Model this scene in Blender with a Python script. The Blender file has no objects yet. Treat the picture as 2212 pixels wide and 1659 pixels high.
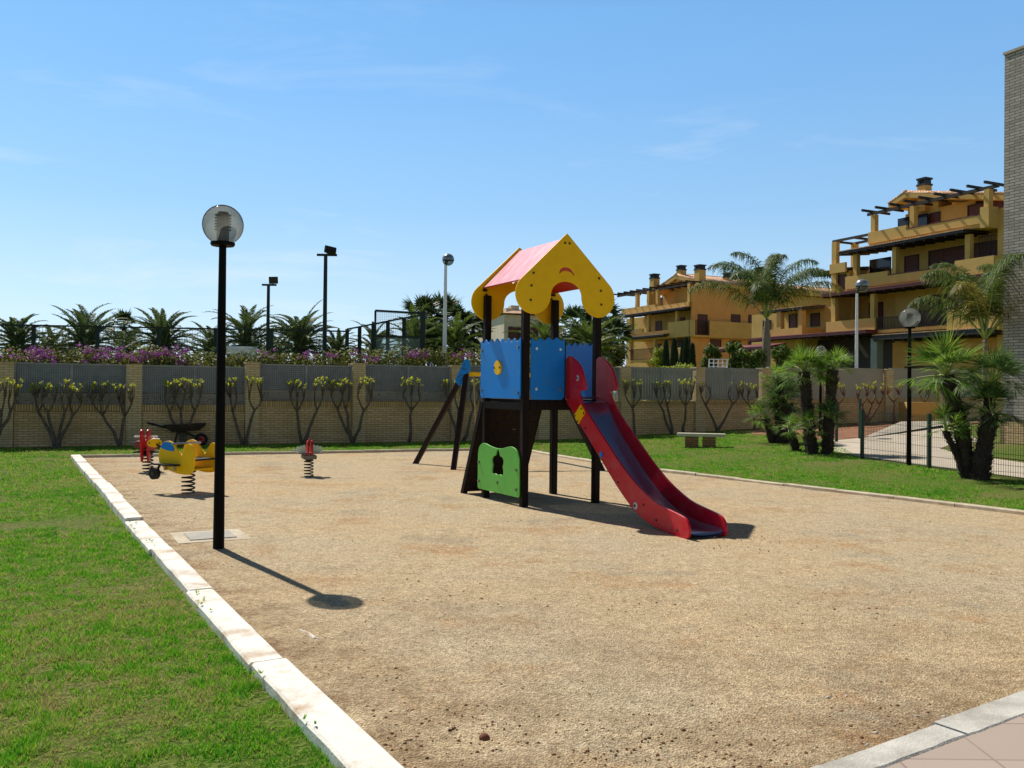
import bpy, bmesh, math, random
import numpy as np
from mathutils import Vector, Matrix, noise as mnoise
R = random.Random(7)
sc = bpy.context.scene
COL = sc.collection
PI = math.pi
# ------------------------------------------------------------------ camera model (photo pixels are on a 2212 x 1659 grid)
CH, FP, PITCH, ROLL = 1.55, 1885.0, math.atan(15.5/1885), .011
EX = Vector((math.cos(ROLL), -math.sin(ROLL)*math.sin(PITCH), math.sin(ROLL)*math.cos(PITCH)))
EY = Vector((-math.sin(ROLL), -math.cos(ROLL)*math.sin(PITCH), math.cos(ROLL)*math.cos(PITCH)))
FW = Vector((0, math.cos(PITCH), math.sin(PITCH)))
CAM = Vector((0, 0, CH))
E1 = (.904, .427)          # site axis running to the right and away
E2 = (-.427, .904)         # site axis running to the left and away
def terr(x, y):
    s = x*E1[0] + y*E1[1]
    return -.012 + min(.56, .036*max(0, s-13.5))
def ray(x, y):
    return EX*((x-1106)/FP) + EY*(-(y-829.5)/FP) + FW
def P(x, y, Y):            # real point seen at that place of the photo, at depth Y
    d = ray(x, y); return CAM + d*(Y/d.y)
def G(x, y, z=None):       # real point on the ground
    d = ray(x, y); zz = 0 if z is None else z
    for _ in range(12):
        t = (zz-CH)/d.z; p = CAM + d*t
        if z is not None: break
        zz = terr(p.x, p.y)
    return p
def S(h):                  # sRGB hex to linear
    v = [int(h[i:i+2], 16)/255 for i in (0, 2, 4)]
    return tuple((c/12.92 if c <= .04045 else ((c+.055)/1.055)**2.4) for c in v)
# ------------------------------------------------------------------ materials
M = {}
def nn(t, k, **kw):
    n = t.nodes.new(k)
    for a, b in kw.items(): setattr(n, a, b)
    return n
def mat(name, col, rough=.6, metal=0, var=.15, scale=6., bump=0, bscale=60., spec=.5, coat=0, dirt=None, dscale=1.5, damt=.5, island=0, transl=0, stretch=None):
    m = bpy.data.materials.new(name); m.use_nodes = True; t = m.node_tree; t.nodes.clear()
    out = nn(t, 'ShaderNodeOutputMaterial'); b = nn(t, 'ShaderNodeBsdfPrincipled')
    b.inputs['Roughness'].default_value = rough; b.inputs['Metallic'].default_value = metal
    b.inputs['Specular IOR Level'].default_value = spec
    if coat: b.inputs['Coat Weight'].default_value = coat; b.inputs['Coat Roughness'].default_value = .15
    tc = nn(t, 'ShaderNodeTexCoord'); co = tc.outputs['Object']
    if stretch:
        mp = nn(t, 'ShaderNodeMapping'); mp.inputs['Scale'].default_value = stretch; t.links.new(co, mp.inputs['Vector']); co = mp.outputs[0]
    no = nn(t, 'ShaderNodeTexNoise'); no.inputs['Scale'].default_value = scale; no.inputs['Detail'].default_value = 6; t.links.new(co, no.inputs['Vector'])
    rp = nn(t, 'ShaderNodeValToRGB')
    rp.color_ramp.elements[0].position = .3; rp.color_ramp.elements[1].position = .7
    rp.color_ramp.elements[0].color = (*[c*(1-var) for c in col], 1); rp.color_ramp.elements[1].color = (*[min(1, c*(1+var)) for c in col], 1)
    t.links.new(no.outputs[0], rp.inputs[0]); cur = rp.outputs[0]
    if dirt:
        n2 = nn(t, 'ShaderNodeTexNoise'); n2.inputs['Scale'].default_value = dscale; n2.inputs['Detail'].default_value = 8; n2.inputs['Roughness'].default_value = .65
        t.links.new(co, n2.inputs['Vector'])
        r2 = nn(t, 'ShaderNodeValToRGB'); r2.color_ramp.elements[0].position = .48; r2.color_ramp.elements[1].position = .72
        r2.color_ramp.elements[1].color = (damt, damt, damt, 1); t.links.new(n2.outputs[0], r2.inputs[0])
        mx = nn(t, 'ShaderNodeMixRGB'); mx.inputs[2].default_value = (*dirt, 1); t.links.new(r2.outputs[0], mx.inputs[0]); t.links.new(cur, mx.inputs[1]); cur = mx.outputs[0]
    if island:
        gi = nn(t, 'ShaderNodeNewGeometry'); hs = nn(t, 'ShaderNodeHueSaturation'); mr = nn(t, 'ShaderNodeMapRange')
        mr.inputs[3].default_value = 1-island; mr.inputs[4].default_value = 1+island; t.links.new(gi.outputs['Random Per Island'], mr.inputs[0]); t.links.new(mr.outputs[0], hs.inputs['Value'])
        mh = nn(t, 'ShaderNodeMapRange'); mh.inputs[3].default_value = .5-.03; mh.inputs[4].default_value = .5+.02
        wn = nn(t, 'ShaderNodeTexWhiteNoise', noise_dimensions='1D'); t.links.new(gi.outputs['Random Per Island'], wn.inputs['W']); t.links.new(wn.outputs['Value'], mh.inputs[0]); t.links.new(mh.outputs[0], hs.inputs['Hue'])
        t.links.new(cur, hs.inputs['Color']); cur = hs.outputs[0]
    t.links.new(cur, b.inputs['Base Color'])
    if bump:
        n3 = nn(t, 'ShaderNodeTexNoise'); n3.inputs['Scale'].default_value = bscale; n3.inputs['Detail'].default_value = 5; t.links.new(co, n3.inputs['Vector'])
        bp = nn(t, 'ShaderNodeBump'); bp.inputs['Strength'].default_value = bump; bp.inputs['Distance'].default_value = .02; t.links.new(n3.outputs[0], bp.inputs['Height']); t.links.new(bp.outputs[0], b.inputs['Normal'])
    sh = b.outputs[0]
    if transl:
        tr = nn(t, 'ShaderNodeBsdfTranslucent'); ms = nn(t, 'ShaderNodeMixShader'); ms.inputs[0].default_value = transl
        hs2 = nn(t, 'ShaderNodeHueSaturation'); hs2.inputs['Value'].default_value = 1.5; hs2.inputs['Hue'].default_value = .485; t.links.new(cur, hs2.inputs['Color']); t.links.new(hs2.outputs[0], tr.inputs[0])
        t.links.new(sh, ms.inputs[1]); t.links.new(tr.outputs[0], ms.inputs[2]); sh = ms.outputs[0]
    t.links.new(sh, out.inputs[0]); m['b'] = 1; M[name] = m
    return m
def brick(name, c1, c2, mortar, bw, bh, ms=.012, bump=.5, rough=.85, offset=.5, big=None, bigamt=.4):
    m = bpy.data.materials.new(name); m.use_nodes = True; t = m.node_tree; b = t.nodes['Principled BSDF']; b.inputs['Roughness'].default_value = rough
    uv = nn(t, 'ShaderNodeUVMap'); br = nn(t, 'ShaderNodeTexBrick'); br.offset = offset
    br.inputs['Color1'].default_value = (*c1, 1); br.inputs['Color2'].default_value = (*c2, 1); br.inputs['Mortar'].default_value = (*mortar, 1)
    br.inputs['Scale'].default_value = 1; br.inputs['Mortar Size'].default_value = ms; br.inputs['Mortar Smooth'].default_value = .2
    br.inputs['Brick Width'].default_value = bw; br.inputs['Row Height'].default_value = bh; t.links.new(uv.outputs[0], br.inputs[0])
    no = nn(t, 'ShaderNodeTexNoise'); no.inputs['Scale'].default_value = .8; no.inputs['Detail'].default_value = 8; t.links.new(uv.outputs[0], no.inputs[0])
    r = nn(t, 'ShaderNodeValToRGB'); r.color_ramp.elements[0].position = .4; r.color_ramp.elements[1].position = .75; r.color_ramp.elements[1].color = (bigamt,)*3+(1,)
    t.links.new(no.outputs[0], r.inputs[0])
    mx = nn(t, 'ShaderNodeMixRGB'); mx.inputs[2].default_value = (*(big or [c*.55 for c in c1]), 1); t.links.new(r.outputs[0], mx.inputs[0]); t.links.new(br.outputs[0], mx.inputs[1]); t.links.new(mx.outputs[0], b.inputs['Base Color'])
    bp = nn(t, 'ShaderNodeBump', invert=True); bp.inputs['Strength'].default_value = bump; bp.inputs['Distance'].default_value = .01; t.links.new(br.outputs['Fac'], bp.inputs['Height']); t.links.new(bp.outputs[0], b.inputs['Normal'])
    M[name] = m; return m
mat('blue', S('0482e0'), .38, spec=.25, var=.06, scale=2, bump=.04, bscale=240, dirt=S('4a86b4'), dscale=6, damt=.3)
mat('yellow', S('ffc800'), .42, spec=.2, var=.05, scale=2, bump=.04, bscale=240, dirt=S('cfa008'), dscale=5, damt=.25)
mat('red', S('c4122a'), .36, spec=.3, var=.07, scale=2, bump=.04, bscale=240, dirt=S('b06a60'), dscale=5, damt=.35)
mat('roof_red', S('c8262c'), .35, var=.08, scale=3, bump=.06, bscale=200)
mat('roof_glare', S('ea8f9f'), .3, var=.06, scale=3, bump=.08, bscale=160, dirt=S('f6d3d8'), dscale=3.5, damt=.8, stretch=(1, 3, 1))  # roof sun glare painted as pale pink; the dirt tone belongs to it
mat('green_board', S('5cb83e'), .45, var=.06, scale=2, bump=.04, bscale=240, dirt=S('4a9040'), dscale=4, damt=.4)
mat('dark_wood', S('1f1612'), .6, spec=.15, var=.35, scale=9, bump=.3, bscale=50, stretch=(4, 4, .4))
mat('dark_wood_red', S('2a1a14'), .6, spec=.2, var=.35, scale=9, bump=.3, bscale=50, stretch=(3, 3, .6))
mat('black_metal', S('0a0908'), .55, var=.2, spec=.1, bump=.1, bscale=80, dirt=S('15110e'), dscale=3, damt=.5)
mat('steel', S('b8bcc0'), .28, 1, var=.1, scale=4, bump=.03, bscale=100)
mat('bolt', S('8a8a86'), .35, .9, var=.2)
mat('dark_bolt', S('3c3210'), .5, .3, var=.2)
mat('slide_steel', S('b4bfd2'), .24, 1, var=.12, scale=3, bump=.04, bscale=60, stretch=(1, .15, .3))
mat('white', S('e8e8e4'), .5, var=.05)
mat('black', S('0c0c0c'), .5, var=.1)
mat('rubber', S('17171a'), .8, var=.2)
mat('rope', S('b09a70'), .9, var=.2)
mat('white_paint_pole', S('f2f4f6'), .35, var=.04, dirt=S('c8c8c6'), dscale=2, damt=.3)
mat('concrete', S('b5ab9b'), .9, var=.14, scale=5, bump=.25, bscale=90, dirt=S('7d7263'), dscale=2, damt=.6)
mat('kerb_white', S('f2ede2'), .85, var=.06, scale=8, bump=.3, bscale=70, dirt=S('b08a60'), dscale=3.2, damt=1.)
mat('kerb_grey', S('c9c5bb'), .9, var=.16, scale=7, bump=.3, bscale=90, dirt=S('8b8578'), dscale=3, damt=.7)
mat('kerb_cream', S('cdbfa6'), .9, var=.15, scale=7, bump=.3, bscale=90, dirt=S('94795a'), dscale=2, damt=.7)
mat('ochre', S('d2ab62'), .9, var=.06, scale=1.5, bump=.15, bscale=12, dirt=S('bc914e'), dscale=.6, damt=.5)
mat('ochre_orange', S('dca25c'), .9, var=.06, scale=1.5, bump=.15, bscale=12, dirt=S('c48a48'), dscale=.6, damt=.5)
mat('cream_house', S('d8cbb4'), .9, var=.08, scale=1.5, dirt=S('b6a68c'), dscale=.5)
mat('shutter', S('5a2a20'), .6, var=.25, scale=.7, stretch=(1, 1, 12))
mat('dark_glass', S('241d1c'), .12, var=.3, scale=.6)
mat('house_wood', S('2b211d'), .6, var=.3, scale=2)
mat('awning_red', S('7d3a38'), .5, var=.15, scale=2)
mat('cap_black', S('1a191a'), .5, var=.2)
mat('slat_grey', S('8b8e86'), .6, var=.1, scale=2)
mat('panel_grey', S('a9a496'), .85, var=.08, scale=2, dirt=S('8b8677'), dscale=1, damt=.4)
mat('shade_cloth', S('7c8086'), .9, var=.25, scale=5, dirt=S('7d828a'), dscale=9, damt=.5)
mat('mesh_grey', S('999b9e'), .6, .2, var=.15)
mat('court_green', S('0c221c'), .6, var=.2)
mat('fence_green', S('1d3a30'), .5, var=.2)
mat('bark_grey', S('6b5f52'), .95, var=.35, scale=14, bump=.6, bscale=40)
mat('palm_bark', S('3b2f25'), .95, var=.45, scale=16, bump=.7, bscale=30)
mat('palm_bark_grey', S('857a6c'), .95, var=.3, scale=6, bump=.5, bscale=25, stretch=(1, 1, 4))
mat('soil', S('8a5f42'), .95, var=.3, scale=5, bump=.6, bscale=40)
for nme, h, tr, isl in (('leaf_tip', 'a8b428', .4, .45), ('leaf_queen', '4c6228', .35, .55), ('leaf_queen_dry', '88843a', .4, .5), ('leaf_date', '4c5f34', .2, .5), ('leaf_fan', '668a32', .42, .7), ('leaf_fan_dark', '46662e', .32, .65),
        ('leaf_hedge', '6c7238', .3, .6), ('leaf_shrub', '566e2c', .3, .6), ('leaf_yellow', '8c9c30', .35, .5), ('leaf_cypress', '27361f', .1, .5), ('leaf_far', '3f5230', .2, .5), ('flower', '9c5a96', .25, .55)):
    mat(nme, S(h), .55, var=.2, scale=1.2, island=isl, transl=tr, spec=.15 if 'hedge' in nme or 'flower' in nme else .35)
mat('petiole', S('8c9a4c'), .6, var=.2)
brick('wall_brick', S('eccd9e'), S('d8b482'), S('a0845f'), .24, .065, .009, .5, big=S('957a54'))
brick('pillar_brick', S('ead2a8'), S('d8bd90'), S('ab9672'), .24, .065, .009, .5, big=S('a58c64'))
brick('soldier_brick', S('dcbd8a'), S('c4a068'), S('846e48'), .065, .3, .012, .5, offset=0)
brick('tower_brick', S('bab3a6'), S('989185'), S('645e55'), .3, .078, .011, .8, big=S('9a9488'), bigamt=.3)
brick('paver', S('b3a294'), S('aa9a8c'), S('8d7b70'), .4, .4, .006, .3, offset=0, big=S('b5a294'), bigamt=.5)
brick('tile', S('c98f6a'), S('e6c8aa'), S('84563c'), .22, .35, .03, 1., offset=0, big=S('d9b79a'))
def glass_mat(name, tint, mixt, rough=.05, hazy=S('b9bdb8')):
    m = bpy.data.materials.new(name); m.use_nodes = True; t = m.node_tree; t.nodes.clear()
    out = nn(t, 'ShaderNodeOutputMaterial'); tr = nn(t, 'ShaderNodeBsdfTransparent'); tr.inputs[0].default_value = (*tint, 1)
    b = nn(t, 'ShaderNodeBsdfPrincipled'); b.inputs['Roughness'].default_value = rough
    no = nn(t, 'ShaderNodeTexNoise'); no.inputs['Scale'].default_value = 3; no.inputs['Detail'].default_value = 6
    rp = nn(t, 'ShaderNodeValToRGB'); rp.color_ramp.elements[0].color = (*[c*.7 for c in hazy], 1); rp.color_ramp.elements[1].color = (*hazy, 1)
    t.links.new(no.outputs[0], rp.inputs[0]); t.links.new(rp.outputs[0], b.inputs['Base Color'])
    fr = nn(t, 'ShaderNodeFresnel'); fr.inputs[0].default_value = 1.12; ad = nn(t, 'ShaderNodeMath', operation='ADD', use_clamp=True); ad.inputs[1].default_value = mixt
    t.links.new(fr.outputs[0], ad.inputs[0]); ms = nn(t, 'ShaderNodeMixShader'); t.links.new(ad.outputs[0], ms.inputs[0]); t.links.new(tr.outputs[0], ms.inputs[1]); t.links.new(b.outputs[0], ms.inputs[2]); t.links.new(ms.outputs[0], out.inputs[0])
    M[name] = m
glass_mat('globe_glass', (.6, .62, .58), .2, hazy=S('e2e4de'))
def globe_mat():
    m = bpy.data.materials.new('globe_glass'); m.use_nodes = True; t = m.node_tree; t.nodes.clear(); out = nn(t, 'ShaderNodeOutputMaterial')
    tr = nn(t, 'ShaderNodeBsdfTransparent'); tr.inputs[0].default_value = (.58, .59, .56, 1); tl = nn(t, 'ShaderNodeBsdfTranslucent'); tl.inputs[0].default_value = (.5, .51, .48, 1)
    no = nn(t, 'ShaderNodeTexNoise'); no.inputs['Scale'].default_value = 4; no.inputs['Detail'].default_value = 6; rp = nn(t, 'ShaderNodeMapRange'); rp.inputs[3].default_value = .36; rp.inputs[4].default_value = .62
    t.links.new(no.outputs[0], rp.inputs[0]); m1 = nn(t, 'ShaderNodeMixShader'); t.links.new(rp.outputs[0], m1.inputs[0]); t.links.new(tr.outputs[0], m1.inputs[1]); t.links.new(tl.outputs[0], m1.inputs[2])
    gl = nn(t, 'ShaderNodeBsdfGlossy'); gl.inputs['Roughness'].default_value = .08; fr = nn(t, 'ShaderNodeFresnel'); fr.inputs[0].default_value = 1.06; m2 = nn(t, 'ShaderNodeMixShader'); t.links.new(fr.outputs[0], m2.inputs[0]); t.links.new(m1.outputs[0], m2.inputs[1]); t.links.new(gl.outputs[0], m2.inputs[2]); t.links.new(m2.outputs[0], out.inputs[0]); M['globe_glass'] = m
globe_mat()
glass_mat('court_glass', (.8, .86, .84), .25, hazy=S('8a9c94'))
# ------------------------------------------------------------------ object helpers
ROOT = {}
def tag(o, label=None, cat=None, group=None, kind=None):
    if label: o['label'] = label
    if cat: o['category'] = cat
    if group: o['group'] = group
    if kind: o['kind'] = kind
    return o
def thing(name, label, cat, loc=(0, 0, 0), rz=0, group=None):
    o = bpy.data.objects.new(name, None); COL.objects.link(o); o.empty_display_size = .1
    o.location = loc; o.rotation_euler = (0, 0, rz); tag(o, label, cat, group)
    ROOT[o] = Matrix.Translation(Vector(loc)) @ Matrix.Rotation(rz, 4, 'Z')
    return o
def top(o):
    while o.parent: o = o.parent
    return o
def link(name, me, m, parent, local):
    if parent is not None and not local:
        r = top(parent)
        if r in ROOT: me.transform(ROOT[r].inverted())
    o = bpy.data.objects.new(name, me); COL.objects.link(o)
    if m:
        me.materials.clear(); me.materials.append(M[m])
    o.parent = parent
    return o
def dup(o, parent=None):
    c = o.copy(); COL.objects.link(c); c.parent = parent
    for ch in list(o.children): dup(ch, c)
    return c
class MB:
    def __init__(s): s.v = []; s.f = []
    def add(s, vs, fs):
        b = len(s.v); s.v += [tuple(v) for v in vs]; s.f += [tuple(i+b for i in f) for f in fs]; return s
    def box(s, x0, x1, y0, y1, z0, z1, mtx=None):
        vs = [Vector(p) for p in ((x0,y0,z0),(x1,y0,z0),(x1,y1,z0),(x0,y1,z0),(x0,y0,z1),(x1,y0,z1),(x1,y1,z1),(x0,y1,z1))]
        if mtx: vs = [mtx @ v for v in vs]
        return s.add(vs, [(0,3,2,1),(4,5,6,7),(0,1,5,4),(1,2,6,5),(2,3,7,6),(3,0,4,7)])
    def bar(s, a, b, w, d=None, up=(0, 0, 1)):     # rectangular bar from a to b
        a, b = Vector(a), Vector(b); d = d or w; z = (b-a); l = z.length; z.normalize()
        u = Vector(up); x = u.cross(z)
        if x.length < 1e-4: x = Vector((1, 0, 0))
        x.normalize(); y = z.cross(x); mt = Matrix((x, y, z)).transposed().to_4x4(); mt.translation = a
        return s.box(-w/2, w/2, -d/2, d/2, 0, l, mt)
    def tube(s, pts, rad, n=8, cap=True):
        pts = [Vector(p) for p in pts]; k = len(pts)
        if not hasattr(rad, '__len__'): rad = [rad]*k
        vs = []; fs = []; ref = None
        for i, p in enumerate(pts):
            t = (pts[min(i+1, k-1)]-pts[max(i-1, 0)]).normalized()
            if ref is None: ref = Vector((1, 0, 0)) if abs(t.x) < .9 else Vector((0, 1, 0))
            ref = (ref - t*ref.dot(t)).normalized(); bi = t.cross(ref)
            for j in range(n):
                a = 2*PI*j/n; vs.append(p + (ref*math.cos(a)+bi*math.sin(a))*rad[i])
        for i in range(k-1):
            for j in range(n):
                j2 = (j+1) % n; fs.append((i*n+j, i*n+j2, (i+1)*n+j2, (i+1)*n+j))
        if cap: fs += [tuple(range(n))[::-1], tuple(range((k-1)*n, k*n))]
        return s.add(vs, fs)
    def lathe(s, c, prof, n=24):
        c = Vector(c); vs = []; fs = []; k = len(prof)
        for r, z in prof:
            for j in range(n): vs.append((c.x+r*math.cos(2*PI*j/n), c.y+r*math.sin(2*PI*j/n), c.z+z))
        for i in range(k-1):
            for j in range(n): j2 = (j+1) % n; fs.append((i*n+j, i*n+j2, (i+1)*n+j2, (i+1)*n+j))
        return s.add(vs, fs)
    def disc(s, c, nrm, r, h, n=14):
        c = Vector(c); return s.tube([c, c+Vector(nrm).normalized()*h], r, n)
    def prism(s, poly, z0, z1):
        k = len(poly); vs = [(x, y, z0) for x, y in poly]+[(x, y, z1) for x, y in poly]
        return s.add(vs, [tuple(range(k))[::-1], tuple(range(k, 2*k))]+[(i, (i+1) % k, (i+1) % k+k, i+k) for i in range(k)])
    def build(s, name, m, parent=None, local=False, smooth=False, bevel=0, uv=True):
        me = bpy.data.meshes.new(name); me.from_pydata(s.v, [], s.f); me.update()
        if bevel or True:
            bm = bmesh.new(); bm.from_mesh(me)
            if len(s.f) < 20000: bmesh.ops.recalc_face_normals(bm, faces=bm.faces)
            if bevel: bmesh.ops.bevel(bm, geom=[e for e in bm.edges if len(e.link_faces) == 2 and e.calc_face_angle(0) > .6], offset=bevel, segments=2, affect='EDGES', clamp_overlap=True)
            bm.to_mesh(me); bm.free()
        if uv:
            u = me.uv_layers.new(name='UVMap'); vv = me.vertices
            for p in me.polygons:
                n = p.normal
                if abs(n.z) < .75:
                    tx, ty = -n.y, n.x; l = math.hypot(tx, ty) or 1; tx /= l; ty /= l
                    for li in p.loop_indices:
                        c = vv[me.loops[li].vertex_index].co; u.data[li].uv = (c.x*tx+c.y*ty, c.z)
                else:
                    for li in p.loop_indices:
                        c = vv[me.loops[li].vertex_index].co; u.data[li].uv = (c.x, c.y)
        if smooth:
            for p in me.polygons: p.use_smooth = True
            if smooth == 'auto':
                me.set_sharp_from_angle(angle=.7)
        return link(name, me, m, parent, local)
def fastmesh(name, V, F, m, parent=None, local=False, k=3):   # V (n,3), F (m,k) numpy
    me = bpy.data.meshes.new(name); V = np.asarray(V, np.float32); F = np.asarray(F, np.int32)
    me.vertices.add(len(V)); me.vertices.foreach_set('co', V.ravel())
    me.loops.add(F.size); me.loops.foreach_set('vertex_index', F.ravel())
    me.polygons.add(len(F)); me.polygons.foreach_set('loop_start', np.arange(0, F.size, k, dtype=np.int32))
    me.update(calc_edges=True)
    return link(name, me, m, parent, local)
def smooth_line(pts, n=5, closed=True):
    k = len(pts); o = []
    for i in range(k if closed else k-1):
        p0, p1, p2, p3 = [pts[(i+j) % k] if closed else pts[max(0, min(k-1, i+j))] for j in (-1, 0, 1, 2)]
        for q in range(n):
            t = q/n; o.append(tuple(.5*((2*p1[a])+(-p0[a]+p2[a])*t+(2*p0[a]-5*p1[a]+4*p2[a]-p3[a])*t*t+(-p0[a]+3*p1[a]-3*p2[a]+p3[a])*t**3) for a in (0, 1)))
    return o
def round_rect(x0, x1, y0, y1, r, n=5):
    o = []
    for cx, cy, a in ((x1-r, y1-r, 0), (x0+r, y1-r, 90), (x0+r, y0+r, 180), (x1-r, y0+r, 270)):
        for i in range(n+1): b = math.radians(a+90*i/n); o.append((cx+r*math.cos(b), cy+r*math.sin(b)))
    return o
def board(name, outlines, thick, m, parent, frame, bev=.005):
    """flat sheet board: outlines[0] is the edge, the rest are cut-outs; frame(u, v, w) -> point in the parent's space"""
    cu = bpy.data.curves.new(name, 'CURVE'); cu.dimensions = '2D'; cu.fill_mode = 'BOTH'; cu.extrude = thick/2-bev; cu.bevel_depth = bev; cu.bevel_resolution = 1; cu.offset = -bev
    for ol in outlines:
        sp = cu.splines.new('POLY'); sp.points.add(len(ol)-1); sp.use_cyclic_u = True
        for i, (x, y) in enumerate(ol): sp.points[i].co = (x, y, 0, 1)
    ob = bpy.data.objects.new(name, cu); COL.objects.link(ob)
    dg = bpy.context.evaluated_depsgraph_get(); me = bpy.data.meshes.new_from_object(ob.evaluated_get(dg), depsgraph=dg)
    bpy.data.objects.remove(ob); bpy.data.curves.remove(cu)
    for v in me.vertices: v.co = frame(*v.co)
    bm = bmesh.new(); bm.from_mesh(me); bmesh.ops.remove_doubles(bm, verts=bm.verts, dist=.0004); bmesh.ops.recalc_face_normals(bm, faces=bm.faces); bm.to_mesh(me); bm.free()
    return link(name, me, m, parent, True)

# ------------------------------------------------------------------ camera, sun, sky
cd = bpy.data.cameras.new('camera'); cam = bpy.data.objects.new('camera', cd); COL.objects.link(cam)
mw = Matrix((EX, EY, -FW)).transposed().to_4x4(); mw.translation = CAM; cam.matrix_world = mw
cd.sensor_width = 36; cd.lens = FP/2212*36; cd.clip_end = 3000; cd.clip_start = .05; sc.camera = cam
EL, AZ = math.radians(50.4), math.atan2(-.598, .802)
sl = bpy.data.lights.new('sun', 'SUN'); sl.energy = 5.0; sl.angle = math.radians(.55); sl.color = (1, .94, .84)
so = bpy.data.objects.new('sun', sl); COL.objects.link(so)
so.rotation_euler = Vector((.598*math.cos(EL), -.802*math.cos(EL), -math.sin(EL))).to_track_quat('-Z', 'Y').to_euler()
w = bpy.data.worlds.new('World'); sc.world = w; w.use_nodes = True; t = w.node_tree
bg = t.nodes['Background']; bg.inputs[1].default_value = .075
sky = nn(t, 'ShaderNodeTexSky', sky_type='NISHITA', sun_disc=False, sun_elevation=EL, sun_rotation=AZ, altitude=0, air_density=1.0, dust_density=.35, ozone_density=2.2)
tc = nn(t, 'ShaderNodeTexCoord'); mp = nn(t, 'ShaderNodeMapping'); mp.inputs['Scale'].default_value = (1.6, 1.6, 7.5); mp.inputs['Rotation'].default_value = (0, .06, 0)
t.links.new(tc.outputs['Generated'], mp.inputs[0])
n1 = nn(t, 'ShaderNodeTexNoise'); n1.inputs['Scale'].default_value = 2.3; n1.inputs['Detail'].default_value = 9; n1.inputs['Roughness'].default_value = .6; n1.inputs['Distortion'].default_value = .5
t.links.new(mp.outputs[0], n1.inputs[0])
cr = nn(t, 'ShaderNodeValToRGB'); cr.color_ramp.elements[0].position = .55; cr.color_ramp.elements[1].position = .8; cr.color_ramp.elements[1].color = (.55, .55, .55, 1)
t.links.new(n1.outputs[0], cr.inputs[0])
sx = nn(t, 'ShaderNodeSeparateXYZ'); t.links.new(tc.outputs['Generated'], sx.inputs[0])
fade = nn(t, 'ShaderNodeMapRange'); fade.inputs[1].default_value = .0; fade.inputs[2].default_value = .42; fade.inputs[3].default_value = 1; fade.inputs[4].default_value = .12; t.links.new(sx.outputs[2], fade.inputs[0])
mu = nn(t, 'ShaderNodeMath', operation='MULTIPLY'); t.links.new(cr.outputs[0], mu.inputs[0]); t.links.new(fade.outputs[0], mu.inputs[1])
# bright haze low in the sky on the sunward side
hz = nn(t, 'ShaderNodeValToRGB'); e = hz.color_ramp.elements; e[0].position = 0; e[0].color = (.74, .88, .97, 1); e[1].position = .45; e[1].color = (.19, .46, .88, 1)
for p_, c_ in ((.09, (.55, .78, .97)), (.2, (.34, .62, .95)), (.32, (.24, .52, .92))): q_ = e.new(p_); q_.color = (*c_, 1)
t.links.new(sx.outputs[2], hz.inputs[0]); hm = nn(t, 'ShaderNodeVectorMath', operation='SCALE'); hr = nn(t, 'ShaderNodeMapRange'); hr.inputs[1].default_value = -.5; hr.inputs[2].default_value = .5; hr.inputs[3].default_value = 15.6; hr.inputs[4].default_value = 12.9; t.links.new(sx.outputs[0], hr.inputs[0]); t.links.new(hr.outputs[0], hm.inputs['Scale']); t.links.new(hz.outputs[0], hm.inputs[0])
f1 = nn(t, 'ShaderNodeMapRange'); f1.inputs[1].default_value = .4; f1.inputs[2].default_value = .56; f1.inputs[3].default_value = .92; f1.inputs[4].default_value = 0; t.links.new(sx.outputs[2], f1.inputs[0])
f2 = nn(t, 'ShaderNodeMapRange'); f2.inputs[1].default_value = .35; f2.inputs[2].default_value = -.5; f2.inputs[3].default_value = 1; f2.inputs[4].default_value = .1; t.links.new(sx.outputs[1], f2.inputs[0])
f3 = nn(t, 'ShaderNodeMath', operation='MULTIPLY'); t.links.new(f1.outputs[0], f3.inputs[0]); t.links.new(f2.outputs[0], f3.inputs[1])
zd = nn(t, 'ShaderNodeMapRange'); zd.inputs[1].default_value = .3; zd.inputs[2].default_value = .6; zd.inputs[3].default_value = 1.15; zd.inputs[4].default_value = .42; t.links.new(sx.outputs[2], zd.inputs[0]); zs = nn(t, 'ShaderNodeVectorMath', operation='SCALE'); t.links.new(sky.outputs[0], zs.inputs[0]); t.links.new(zd.outputs[0], zs.inputs['Scale'])
m0 = nn(t, 'ShaderNodeMixRGB'); t.links.new(f3.outputs[0], m0.inputs[0]); t.links.new(zs.outputs[0], m0.inputs[1]); t.links.new(hm.outputs[0], m0.inputs[2])
mx = nn(t, 'ShaderNodeMixRGB'); mx.inputs[2].default_value = (13.0, 13.4, 13.8, 1); t.links.new(mu.outputs[0], mx.inputs[0]); t.links.new(m0.outputs[0], mx.inputs[1]); t.links.new(mx.outputs[0], bg.inputs[0])
sc.view_settings.view_transform = 'Standard'; sc.view_settings.look = 'None'; sc.view_settings.exposure = 0; sc.view_settings.gamma = 1
sc.render.engine = 'CYCLES'; sc.cycles.max_bounces = 6; sc.cycles.transparent_max_bounces = 16; sc.cycles.use_denoising = True
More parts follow.
